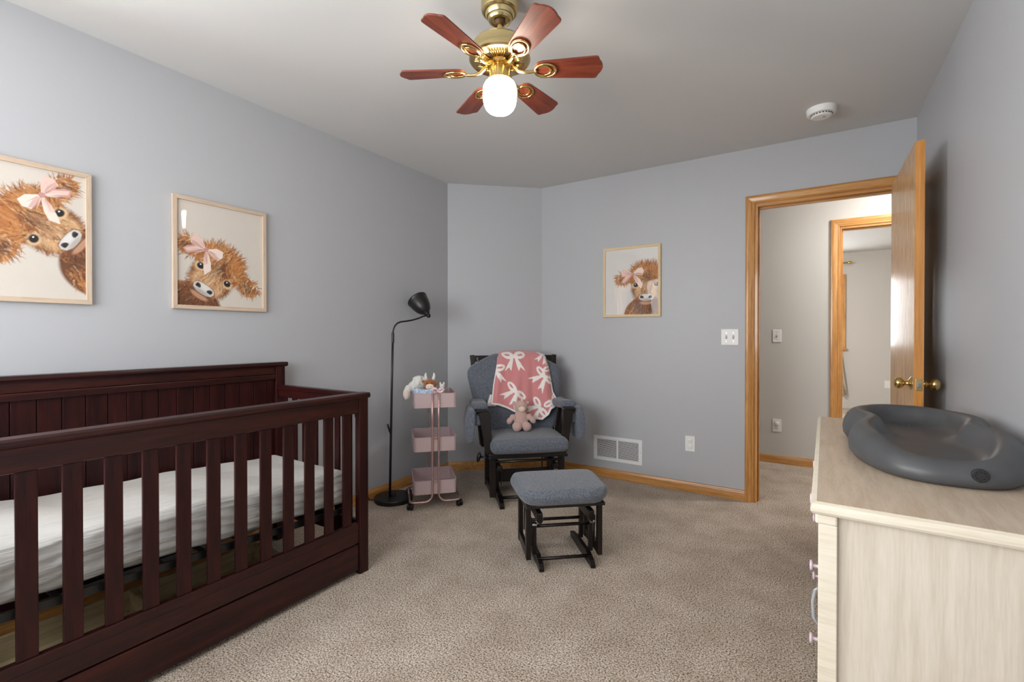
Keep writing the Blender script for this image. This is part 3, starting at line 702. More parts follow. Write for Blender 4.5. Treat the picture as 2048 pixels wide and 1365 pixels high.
    for q in range(12): cv.stroke(W(-0.3 + 0.05 * q, -0.80), W(-0.25 + 0.05 * q, -0.81), 0.016 * unit, C3(90, 60, 46), 0.8)
    # bow
    pk, pk2, pk3 = C3(232, 200, 190), C3(206, 158, 152), C3(242, 222, 210)
    bx, by = -0.66, 0.56
    def bp(pts): return [W(bx + x, by + y) for x, y in pts]
    cv.poly(bp([(0, 0), (-0.16, -0.22), (-0.40, -0.46), (-0.58, -0.40), (-0.52, -0.24), (-0.3, -0.06)]), pk2); cv.poly(bp([(0, 0), (-0.2, -0.18), (-0.42, -0.40), (-0.54, -0.36), (-0.3, -0.1)]), pk)
    cv.poly(bp([(0, 0), (0.10, -0.30), (0.30, -0.62), (0.42, -0.74), (0.50, -0.50), (0.36, -0.28), (0.14, -0.08)]), pk3); cv.poly(bp([(0, 0), (0.08, -0.24), (0.22, -0.48), (0.30, -0.36), (0.12, -0.08)]), pk)
    cv.poly(bp([(0, 0.02), (-0.28, 0.22), (-0.52, 0.26), (-0.58, 0.08), (-0.50, -0.10), (-0.24, -0.08)]), pk); cv.poly(bp([(0, 0), (-0.30, 0.06), (-0.52, 0.0), (-0.46, -0.1), (-0.2, -0.07)]), pk2, 0.7)
    cv.poly(bp([(0, 0.02), (0.24, 0.26), (0.46, 0.30), (0.56, 0.12), (0.48, -0.06), (0.22, -0.06)]), pk3); cv.poly(bp([(0, 0), (0.26, 0.06), (0.50, 0.02), (0.44, -0.07), (0.2, -0.06)]), pk2, 0.7)
    for q in range(40):
        a = R(rnd.choice([rnd.uniform(150, 200), rnd.uniform(-20, 30), rnd.uniform(215, 240), rnd.uniform(295, 310)])); l0, l1 = rnd.uniform(0.05, 0.15), rnd.uniform(0.25, 0.5)
        cv.stroke(W(bx + l0 * math.cos(a), by + l0 * math.sin(a)), W(bx + l1 * math.cos(a), by + l1 * math.sin(a)), 0.018 * unit, rnd.choice([pk2, pk3, C3(190, 136, 132)]), 0.6)
    ell(bx, by, 0.075, 0.075, 0, C3(198, 146, 142), 0.3)

M['print'] = vcol_mat('calf_print_paper', 0.7)
def picture(loc, axis, label, mid, unit, rot, mirror, seed, bg, mats):
    p_ = thing('framed_picture', label, 'picture', loc, {'left': R(90), 'back': 0}[axis], 'calf pictures in pale wood frames')
    hw, hh, fw, dp = 0.230, 0.277, 0.0195, 0.020
    mz, mh = mats
    # mitred rails, local x along the wall, -y into the room
    def rail(pts, m): MB().add([(x, -dp, z) for x, z in pts] + [(x, -0.001, z) for x, z in pts], [(0, 1, 2, 3), (7, 6, 5, 4), (0, 4, 5, 1), (1, 5, 6, 2), (2, 6, 7, 3), (3, 7, 4, 0)]).obj('frame_rail', m, p_, bevel=0.0015)
    iw, ih = hw - fw, hh - fw
    rail([(-hw, -hh), (-iw, -ih), (-iw, ih), (-hw, hh)], mz); rail([(iw, -ih), (hw, -hh), (hw, hh), (iw, ih)], mz)
    rail([(-hw, -hh), (hw, -hh), (iw, -ih), (-iw, -ih)], mh); rail([(-iw, ih), (iw, ih), (hw, hh), (-hw, hh)], mh)
    nx, ny = 216, 262; wm, hm = 2 * iw, 2 * ih
    cv = Canvas(nx, ny, wm, hm, bg)
    paint_calf(cv, (mid[0] * wm, (1 - mid[1]) * hm), unit, rot, mirror, seed, bg)
    gx, gy = np.meshgrid(np.linspace(-iw, iw, nx), np.linspace(-ih, ih, ny))
    vs = np.stack([gx.ravel(), np.full(nx * ny, -0.011), gy.ravel()], 1)
    idx = np.arange(nx * ny).reshape(ny, nx)
    fs = np.stack([idx[:-1, :-1].ravel(), idx[:-1, 1:].ravel(), idx[1:, 1:].ravel(), idx[1:, :-1].ravel()], 1)
    me = bpy.data.meshes.new('print'); me.from_pydata(vs.tolist(), [], fs.tolist()); me.materials.append(M['print'])
    at = me.color_attributes.new('print', 'FLOAT_COLOR', 'POINT')
    rgba = np.ones((nx * ny, 4), np.float32); rgba[:, :3] = np.clip(cv.c.reshape(-1, 3), 0, 1)
    at.data.foreach_set('color', rgba.ravel())
    o = bpy.data.objects.new('print', me); COL.objects.link(o); o.parent = p_
    g_ = MB(); ng = 48
    for j in range(ng + 1):
        for i in range(ng + 1):
            u, v_ = i / ng, j / ng; t = min(1, u / 0.16); z_ = 0.0035 * t * t * (3 - 2 * t) * (0.6 + 0.4 * v_) + 0.0003 * math.sin(9 * u + 5 * v_ + seed) + 0.0002 * math.sin(23 * v_ - 4 * u)
            g_.v.append((-iw + 2 * iw * u, -0.0130 - z_, -ih + 2 * ih * v_))
    g_.f = [(j * (ng + 1) + i, j * (ng + 1) + i + 1, (j + 1) * (ng + 1) + i + 1, (j + 1) * (ng + 1) + i) for j in range(ng) for i in range(ng)]
    g_.obj('glazing', M['film'], p_, smooth=True)
    MB().box(-iw, iw, -0.009, -0.003, -ih, ih).obj('backing_board', M['birch'], p_)
    return p_
PAPER = C3(214, 206, 196)
picture((XL, 0.504, 1.563), 'left', 'framed calf print cut off by the left edge of the photo, calf lying sideways', (0.72, 0.435), 0.140, R(57), True, 3, PAPER, (M['birch'], M['birch_h']))
picture((XL, 1.265, 1.562), 'left', 'framed print of a calf tilting its head, hung above the crib end', (0.40, 0.69), 0.150, R(-33), False, 11, PAPER, (M['birch'], M['birch_h']))
picture((-1.198, YB, 1.573), 'back', 'framed calf print on the wall between the chair and the light switch', (0.78, 0.56), 0.160, R(0), False, 5, C3(220, 217, 213), (M['birch_xz'], M['birch_x']))

# ------------------------------------------------------------------ crib
CX0, CX1, CY0, CY1 = -2.575, -1.834, 0.163, 1.567       # back, front, left end, right end
crib = thing('crib', 'dark cherry wooden crib with slatted front rail and panelled headboard', 'crib', (-1.834, 1.567, 0))
def cb(x0, x1, y0, y1, z0, z1): return MB().box(x0 + 1.834, x1 + 1.834, y0 - 1.567, y1 - 1.567, z0, z1)
PW = 0.052
for y0 in (CY0, CY1 - PW):
    cb(CX1 - 0.034, CX1, y0, y0 + PW, 0, 0.852).obj('front_post', M['cherry_z'], crib, bevel=0.003)
    cb(CX0, CX0 + 0.045, y0, y0 + PW, 0, 0.982).obj('back_post', M['cherry_z'], crib, bevel=0.003)
# front rail: cap, rail, slats, bottom rail
cap = [(-0.056, 0.850), (-0.056, 0.866), (-0.050, 0.875), (0.003, 0.875), (0.009, 0.868), (0.009, 0.857), (0.004, 0.850)]
MB().prism([(x, z) for x, z in cap], CY0 - 1.567 - 0.008, 0.006, 'Y').obj('rail_cap', M['cherry_y'], crib, smooth=30)
ap = [(CY0 + PW - 1.567, 0.850), (CY0 + PW - 1.567, 0.77)]
rl = cb(CX1 - 0.026, CX1 - 0.004, CY0 + PW, CY1 - PW, 0.779, 0.850).obj('top_rail', M['cherry_y'], crib, bevel=0.003)
cb(CX1 - 0.030, CX1 - 0.004, CY0 + PW, CY1 - PW, 0.216, 0.251).obj('bottom_rail', M['cherry_y'], crib, bevel=0.003)
cb(CX1 - 0.028, CX1 - 0.006, CY0 + PW, CY1 - PW, 0.152, 0.216).obj('bottom_rail_board', M['cherry_y'], crib, bevel=0.003)
slat = None
for k in range(13):
    y = 0.257 + 0.0975 * k
    if slat is None:
        slat = cb(CX1 - 0.021, CX1 - 0.008, 1.567, 1.567 + 0.046, 0.251, 0.779).obj('slat', M['cherry_z'], crib, bevel=0.003); slat.location = (0, y - 1.567, 0)
    else: share(slat, 'slat', crib, (0, y - 1.567, 0))
# headboard
hb = [(-0.058, 0.978), (-0.058, 0.986), (-0.052, 0.992), (-0.050, 0.998), (-0.044, 1.003), (0.010, 1.003), (0.014, 0.996), (0.014, 0.988), (0.008, 0.982), (0.004, 0.978)]
MB().prism([(x + CX0 + 0.045 + 1.834, z) for x, z in hb], CY0 - 1.567 - 0.012, 0.010, 'Y').obj('headboard_cap', M['cherry_y'], crib, smooth=30)
cb(CX0 + 0.006, CX0 + 0.034, CY0 + PW, CY1 - PW, 0.936, 0.980).obj('headboard_top_board', M['cherry_y'], crib, bevel=0.003)
cb(CX0 + 0.004, CX0 + 0.042, CY0 + PW, CY1 - PW, 0.906, 0.936).obj('headboard_rail', M['cherry_y'], crib, bevel=0.004)
cb(CX0 + 0.004, CX0 + 0.042, CY0 + PW, CY1 - PW, 0.12, 0.19).obj('headboard_lower_rail', M['cherry_y'], crib, bevel=0.004)
cb(CX0 + 0.008, CX0 + 0.014, CY0 + PW, CY1 - PW, 0.19, 0.906).obj('panel_backing', M['cherry_z'], crib)
edges = [0.215, 0.2575, 0.331, 0.4045, 0.478, 0.5515, 0.625, 0.6985, 0.772, 0.839]
edges_r = [0.891, 0.9575, 1.031, 1.1045, 1.178, 1.2515, 1.325, 1.3985, 1.472, 1.515]
for es in (edges, edges_r):
    for a, c in zip(es[:-1], es[1:]):
        cb(CX0 + 0.014, CX0 + 0.026, a + 0.0012, c - 0.0012, 0.19, 0.906).obj('plank', M['cherry_z'], crib, bevel=0.002)
cb(CX0 + 0.014, CX0 + 0.031, 0.8385, 0.8915, 0.19, 0.906).obj('centre_batten', M['cherry_z'], crib, bevel=0.002)
# end panels
for y0, s_ in ((CY1 - 0.040, 1), (CY0 + 0.014, -1)):
    cb(CX0 + 0.045, CX1 - 0.034, y0 - 0.006, y0 + 0.032, 0.850, 0.875).obj('end_cap', M['cherry_x'], crib, bevel=0.004)
    cb(CX0 + 0.045, CX1 - 0.034, y0, y0 + 0.024, 0.808, 0.850).obj('end_rail', M['cherry_x'], crib, bevel=0.003)
    cb(CX0 + 0.045, CX1 - 0.034, y0, y0 + 0.024, 0.16, 0.25).obj('end_lower_rail', M['cherry_x'], crib, bevel=0.003)
    xs = [CX0 + 0.045 + 0.028 + i * 0.0905 for i in range(7)]
    for x in xs: cb(x, x + 0.036, y0 + 0.005, y0 + 0.018, 0.25, 0.808).obj('end_slat', M['cherry_z'], crib, bevel=0.002)
    # curved bracket under the end rail, next to the front post
    cx_, cz_ = CX1 - 0.034 + 1.834, 0.808
    pts = [(cx_, cz_)] + [(cx_ - 0.075 + 0.055 * math.sin(R(t)), cz_ - 0.055 + 0.055 * math.cos(R(t))) for t in range(0, 91, 15)] + [(cx_, cz_ - 0.06)]
    MB().prism(pts, y0 + 0.003 - 1.567, y0 + 0.021 - 1.567, 'Y').obj('corner_bracket', M['cherry_x'], crib)
for z in (0.835, 0.045):
    MB().lathe([(0.0, 0.0012), (0.0045, 0.001), (0.0045, -0.002)], (0, -0.017, z), 'X', 12).obj('screw_cover', M['cherry_x'] if z > 0.5 else M['cherry_z'], crib)
MB().lathe([(0.0, 0.003), (0.006, 0.002), (0.006, -0.004)], (-0.030, -0.056 + 0.004, 0.385), 'Y', 12).obj('bolt', M['chrome'], crib)
# metal spring frame
sf = MB()
def zs(y): return 0.372 + 0.050 * (0.75 - y) - 0.017
for x in (-2.50, -1.885): sf.bar((x + 1.834, CY0 + 0.06 - 1.567, zs(CY0 + 0.06)), (x + 1.834, CY1 - 0.06 - 1.567, zs(CY1 - 0.06)), 0.012, 0.026)
for y in (CY0 + 0.06, 1.50): sf.bar((-2.50 + 1.834, y - 1.567, zs(y)), (-1.885 + 1.834, y - 1.567, zs(y)), 0.012, 0.026)
for k in range(9):
    y = 0.32 + k * 0.135; sf.bar((-2.50 + 1.834, y - 1.567, zs(y)), (-1.885 + 1.834, y - 1.567, zs(y)), 0.02, 0.004)
for y in (1.485, CY0 + 0.075):
    for x in (-1.89, -2.49): sf.bar((x + 1.834, y - 1.567, 0.17), (x + 1.834, y - 1.567, zs(y) - 0.005), 0.03, 0.012)
sf.obj('spring_frame', M['black_metal'], crib)
# trundle drawer under the crib
dw = cb(CX1 - 0.026, CX1 - 0.006, CY0 + PW + 0.003, CY1 - PW - 0.003, 0.022, 0.146).obj('drawer', M['cherry_y'], crib, bevel=0.003)
D0, D1 = 0.24, 1.30
cb(-2.36, -2.345, D0, D1, 0.02, 0.115).obj('drawer_back', M['pale_y'], dw)
cb(-2.345, CX1 - 0.026, D0, D1, 0.02, 0.030).obj('drawer_bottom', M['pale_y'], dw)
for y in (D0, 0.775, D1 - 0.014): cb(-2.345, CX1 - 0.026, y, y + 0.014, 0.030, 0.115).obj('drawer_side', M['pale_y'], dw)
cb(CX1 - 0.075, CX1 - 0.030, CY0 + PW, CY1 - PW, 0.150, 0.156).obj('dust_ledge', M['black_plastic'], crib)
bx_ = MB().rbox(-2.12, -1.93, 0.262, 0.47, 0.032, 0.125, 0.008, 2, 2).obj('storage_box', M['lightblue'], smooth=40)
tag(bx_, 'pale blue plastic box in the drawer under the crib', 'box')

# mattress with a fitted sheet
def matt(x, y, z):
    t = (z - 0.37) / 0.14
    top = max(0, min(1, (z - 0.46) / 0.05))
    dz = 0.050 * (0.75 - y)
    fx = (x + 2.18) / 0.29
    z += dz + top * (0.004 * math.sin(9 * y + 3 * x) + 0.003 * math.sin(23 * y - 7 * x))
    if x > -1.96 and 0.37 < z - dz < 0.52:            # gathers and tucks along the front side
        x += 0.0045 * math.sin(70 * z + 4 * math.sin(7 * y)) + 0.003 * math.sin(190 * z + 9 * math.sin(5 * y + 1)) + 0.002 * math.sin(60 * y)
    return (x, y, z)
ms = MB().rbox(-2.525, -1.888, 0.205, 1.512, 0.372, 0.537, 0.055, 8, 60, matt).obj('crib_mattress', M['sheet'], smooth=True)
tag(ms, 'crib mattress in a wrinkled white fitted sheet', 'mattress')

# ------------------------------------------------------------------ floor lamp
LX, LY = -2.462, 2.325
lamp = thing('floor_lamp', 'black metal reading lamp with bent neck beside the crib', 'floor lamp', (LX, LY, 0))
MB().lathe([(0.118, 0), (0.131, 0.002), (0.132, 0.026), (0.129, 0.030), (0.016, 0.034), (0.012, 0.05)], n=56).obj('base', M['black_metal'], lamp, smooth=30)
path = [(0.0, -0.035, 0.03), (0, -0.026, 0.40), (0, -0.014, 0.85), (0, -0.004, 1.155), (0, 0.0, 1.19), (0.002, 0.012, 1.218), (0.006, 0.033, 1.238), (0.012, 0.060, 1.248), (0.022, 0.108, 1.254), (0.034, 0.150, 1.262), (0.045, 0.195, 1.274), (0.056, 0.240, 1.292), (0.062, 0.280, 1.299)]
MB().tube(path[:4], [0.0085, 0.0085, 0.008, 0.008], 12).obj('pole', M['black_metal'], lamp, smooth=True)
MB().tube(path[3:], 0.0058, 10).obj('neck', M['black_metal'], lamp, smooth=True)
MB().lathe([(0.0095, 1.10), (0.0095, 1.165), (0.007, 1.175)], (0, -0.004, 0), n=14).obj('ferrule', M['black_metal'], lamp, smooth=40)
MB().tube([(-0.10, -0.085, 0.008), (-0.128, -0.10, 0.006), (-0.134, -0.125, 0.05), (-0.134, -0.135, 0.2), (-0.132, -0.135, 0.32)], 0.003, 6).obj('cord', M['black_plastic'], lamp, smooth=True)
hk = MB(); hk.tube([(0, -0.024, 0.465), (0, -0.036, 0.49), (0, -0.050, 0.525), (0, -0.053, 0.54)], 0.0065, 8); hk.obj('cord_hook', M['black_metal'], lamp, smooth=True)
# shade: axis from the knob towards the upper left of the picture and the wall side
A0 = Vector((0.062, 0.290, 1.298)); ax = Vector((-0.66, 0.02, 0.70)).normalized()
q = ax.to_track_quat('Z', 'Y').to_matrix().to_4x4(); q.translation = A0
sh = MB().lathe([(0.022, 0.030), (0.030, 0.036), (0.044, 0.052), (0.055, 0.075), (0.063, 0.105), (0.068, 0.135), (0.070, 0.150), (0.072, 0.152), (0.072, 0.155), (0.068, 0.155), (0.065, 0.135), (0.060, 0.105), (0.050, 0.075), (0.036, 0.050), (0.0, 0.045)], n=40, cap=False).obj('shade', M['black_metal'], lamp, smooth=40)
sh.matrix_local = q @ Matrix.Scale(1.1, 4)
so_ = MB().lathe([(0.0, -0.016), (0.010, -0.0135), (0.0155, -0.006), (0.0165, 0.002), (0.014, 0.010), (0.017, 0.013), (0.019, 0.018), (0.019, 0.022), (0.024, 0.024), (0.024, 0.032), (0.020, 0.036), (0.0, 0.036)], n=24).obj('socket', M['black_plastic'], lamp, smooth=40)
so_.matrix_local = q
bl = MB().lathe([(0.012, 0.045), (0.014, 0.06), (0.027, 0.085), (0.030, 0.10), (0.026, 0.118), (0.014, 0.129), (0.0, 0.132)], n=20).obj('bulb', M['white_plastic'], lamp, smooth=True)
bl.matrix_local = q

# ------------------------------------------------------------------ utility cart
cart = thing('utility_cart', 'rose gold three-tier metal cart on casters beside the lamp', 'cart', (-2.205, 2.451, 0), R(47))
def basket(z0, z1):
    b_ = MB(); hx, y0, y1, th = 0.140, -0.138, 0.185, 0.003; rc = 0.02
    def outline(o):
        hx_, a, c = hx - o, y0 + o, y1 - o; r = rc - o; pts = []
        for cx, cy, s in ((hx_ - r, a + r, -90), (hx_ - r, c - r, 0), (-hx_ + r, c - r, 90), (-hx_ + r, a + r, 180)):
            pts += [(cx + r * math.cos(R(s + 15 * i)), cy + r * math.sin(R(s + 15 * i))) for i in range(7)]
        return pts
    O, I = outline(0), outline(th); n = len(O)
    rings = [[(x, y, z0) for x, y in O], [(x, y, z1 - 0.004) for x, y in O], [(x * 1.02, y * 1.02, z1 - 0.004) for x, y in O], [(x * 1.02, y * 1.02, z1) for x, y in O], [(x, y, z1) for x, y in I], [(x, y, z0 + th) for x, y in I]]
    vs = [p for r_ in rings for p in r_]
    fs = [(i * n + k, i * n + (k + 1) % n, (i + 1) * n + (k + 1) % n, (i + 1) * n + k) for i in range(5) for k in range(n)] + [tuple(range(n - 1, -1, -1)), tuple(5 * n + k for k in range(n))]
    return b_.add(vs, fs).obj('basket', M['rose'], cart, smooth=35)
for z0, z1 in ((0.672, 0.768), (0.383, 0.478), (0.100, 0.190)): basket(z0, z1)
for s_ in (-1, 1):
    for yy, sy in ((-0.152, -1), (0.199, 1)):
        y = yy
        pts = [(s_ * 0.021, y, 0.772), (s_ * 0.021, y, 0.60), (s_ * 0.021, y, 0.35), (s_ * 0.021, y, 0.115)]
        pts += [(s_ * (0.021 + 0.05 - 0.05 * math.cos(R(t))), y, 0.105 - 0.05 * math.sin(R(t))) for t in range(15, 91, 15)]
        pts += [(s_ * 0.110, y, 0.055)] + [(s_ * (0.130 + 0.035 * math.sin(R(t))), y - sy * 0.035 * (1 - math.cos(R(t))), 0.055) for t in range(0, 91, 18)]
        pts += [(s_ * 0.165, 0.0235, 0.055)]
        MB().tube(pts, 0.0068, 10).obj('tube', M['rose_tube'], cart, smooth=True)
for yy in (-0.152, 0.199):
    MB().tube([(-0.021, yy, 0.772), (0.021, yy, 0.772)], 0.0055, 8).obj('handle_bar', M['rose_tube'], cart, smooth=True)
    for z in (0.468, 0.18): MB().tube([(-0.021, yy + (0.008 if yy < 0 else -0.008), z), (0.021, yy + (0.008 if yy < 0 else -0.008), z)], 0.003, 8).obj('brace', M['rose_tube'], cart, smooth=True)
ca0 = None
for sx in (-1, 1):
    for y in (-0.125, 0.172):
        c_ = MB()
        c_.box(-0.012, 0.012, -0.008, 0.014, 0.026, 0.050)
        c0 = c_.obj('caster', M['black_plastic'], cart, bevel=0.003); c0.location = (sx * 0.165, y, 0); c0.rotation_euler = (0, 0, R(25 * sx))
        for wx in (-0.011, 0.011):
            wl = MB().lathe([(0.004, -0.006), (0.019, -0.006), (0.021, -0.003), (0.021, 0.003), (0.019, 0.006), (0.004, 0.006)], (wx, 0.006, 0.021), 'X', 20).obj('wheel', M['black_plastic'], c0, smooth=40)

# things in the top basket, placed in the cart's own directions but standing as things
CT = Matrix.Translation((-2.205, 2.451, 0)) @ Matrix.Rotation(R(47), 4, 'Z')
def remesh(o, vox, sm=4):
    r_ = o.modifiers.new('blend', 'REMESH'); r_.mode = 'VOXEL'; r_.voxel_size = vox
    s_ = o.modifiers.new('soft', 'SMOOTH'); s_.factor = 0.5; s_.iterations = sm
    for p_ in o.data.polygons: p_.use_smooth = True
    r_.use_smooth_shade = True
kb = thing('knit_basket', 'small pale blue and white knitted basket in the top cart tier', 'basket', CT @ Vector((-0.062, -0.060, 0.676)), R(47))
b_ = MB()
rings = []
for z, o_ in ((0, -0.006), (0.03, 0.0), (0.065, 0.003), (0.095, 0.004), (0.112, 0.008), (0.118, 0.006), (0.122, 0.0), (0.116, -0.006), (0.05, -0.010), (0.006, -0.012)):
    rings.append([((0.070 + o_) * math.copysign(abs(math.cos(a)) ** 0.6, math.cos(a)), (0.066 + o_) * math.copysign(abs(math.sin(a)) ** 0.6, math.sin(a)), z + 0.004 * math.sin(5 * a) * (z > 0.05)) for a in [2 * math.pi * k / 40 for k in range(40)]])
vs = [p for r_ in rings for p in r_]; n = 40
fs = [(i * n + k, i * n + (k + 1) % n, (i + 1) * n + (k + 1) % n, (i + 1) * n + k) for i in range(len(rings) - 1) for k in range(n)] + [tuple(range(n - 1, -1, -1)), tuple((len(rings) - 1) * n + k for k in range(n))]
b_.add(vs, fs).obj('knit_body', M['blueknit'], kb, smooth=True)
# white lamb lying over the basket edge
lb = thing('plush_lamb', 'fluffy white plush lamb with a drooping ear hanging over the cart edge', 'plush toy', CT @ Vector((-0.085, -0.006, 0.715)), R(47))
b_ = MB(); b_.ell((-0.012, 0.012, 0.105), (0.055, 0.050, 0.046)); b_.ell((-0.045, -0.005, 0.085), (0.045, 0.042, 0.042)); b_.ell((0.0, 0.01, 0.05), (0.03, 0.035, 0.06))
b_.ell((-0.098, -0.045, 0.045), (0.024, 0.016, 0.042)); b_.ell((-0.085, -0.035, 0.080), (0.025, 0.02, 0.025))
rr = random.Random(4)
for i in range(60):
    a, t = rr.uniform(0, 6.28), rr.uniform(0.1, 1.5); p_ = Vector((math.sin(t) * math.cos(a) * 0.07, math.sin(t) * math.sin(a) * 0.056, math.cos(t) * 0.05)); b_.ell((p_.x * 0.8 - 0.012, p_.y * 0.9 + 0.012, p_.z + 0.103), (0.010, 0.010, 0.009), 8, 5)
remesh(b_.obj('body', M['whiteplush'], lb, smooth=True), 0.005, 2)
MB().ell((-0.099, -0.059, 0.042), (0.015, 0.005, 0.030), 12, 8).obj('inner_ear', M['creamplush'], lb, smooth=True)
# brown calf toy
cf = thing('plush_calf', 'small brown plush calf with white horns peeking out of the cart', 'plush toy', CT @ Vector((-0.030, -0.072, 0.696)), R(47 - 10))
cf.scale = (1.12, 1.12, 1.12)
b_ = MB(); b_.ell((0, 0, 0.112), (0.036, 0.032, 0.036)); b_.ell((0, 0.004, 0.05), (0.035, 0.032, 0.055)); b_.ell((-0.040, 0.004, 0.130), (0.012, 0.007, 0.010)); b_.ell((0.040, 0.004, 0.118), (0.012, 0.007, 0.010))
remesh(b_.obj('body', M['brownplush'], cf, smooth=True), 0.004, 3)
MB().ell((0.002, -0.024, 0.100), (0.025, 0.016, 0.020), 16, 10).obj('muzzle', M['creamplush'], cf, smooth=True)
for sx in (-1, 1):
    MB().tube([(sx * 0.019, 0, 0.140), (sx * 0.024, 0, 0.156), (sx * 0.026, 0, 0.170), (sx * 0.023, 0, 0.182)], [0.010, 0.009, 0.007, 0.003], 10).obj('horn', M['whiteplush'], cf, smooth=True)
    MB().ell((sx * 0.014, -0.030, 0.122), (0.0035, 0.003, 0.004), 8, 6).obj('eye', M['black_thread'], cf, smooth=True)
    MB().ell((sx * 0.008 + 0.002, -0.0395, 0.104), (0.002, 0.0015, 0.0025), 8, 6).obj('nostril', M['black_thread'], cf, smooth=True)
MB().tube([(-0.010, -0.038, 0.094), (-0.003, -0.0395, 0.0905), (0.006, -0.0395, 0.0905), (0.013, -0.0375, 0.095)], 0.0008, 6).obj('mouth', M['black_thread'], cf, smooth=True)
# pink ribbon bow
rb = thing('ribbon_bow', 'pale pink ribbon bow resting at the cart handle', 'bow', CT @ Vector((0.020, -0.125, 0.775)), R(47))
b_ = MB()
for sx in (-1, 1):
    b_.tube([(0, 0, 0.01), (sx * 0.014, -0.006, 0.022), (sx * 0.028, -0.004, 0.026), (sx * 0.036, 0, 0.016), (sx * 0.028, 0.004, 0.002), (sx * 0.012, 0.002, 0.004)], [0.006, 0.009, 0.010, 0.010, 0.009, 0.006], 8)
    b_.tube([(0, 0, 0.008), (sx * 0.012, -0.006, -0.004), (sx * 0.022, -0.008, -0.007)], [0.006, 0.008, 0.009], 8)
b_.obj('loops', M['pinkribbon'], rb, smooth=True)
MB().ell((0, -0.004, 0.010), (0.008, 0.008, 0.008), 10, 8).obj('knot', M['pinkribbon'], rb, smooth=True)
pf = thing('plush_rattle', 'small tan and white toy leaning behind the pink bow', 'plush toy', CT @ Vector((0.048, -0.070, 0.70)), R(47))
MB().ell((0, 0, 0.048), (0.018, 0.016, 0.048), 14, 10).obj('body', M['creamplush'], pf, smooth=True)
MB().ell((0.004, -0.002, 0.105), (0.017, 0.015, 0.019), 14, 10).obj('head', M['whiteplush'], pf, smooth=True)
for sx in (-1, 1): MB().ell((0.004 + sx * 0.012, 0, 0.124), (0.006, 0.004, 0.012), 10, 8).obj('ear', M['whiteplush'], pf, smooth=True)

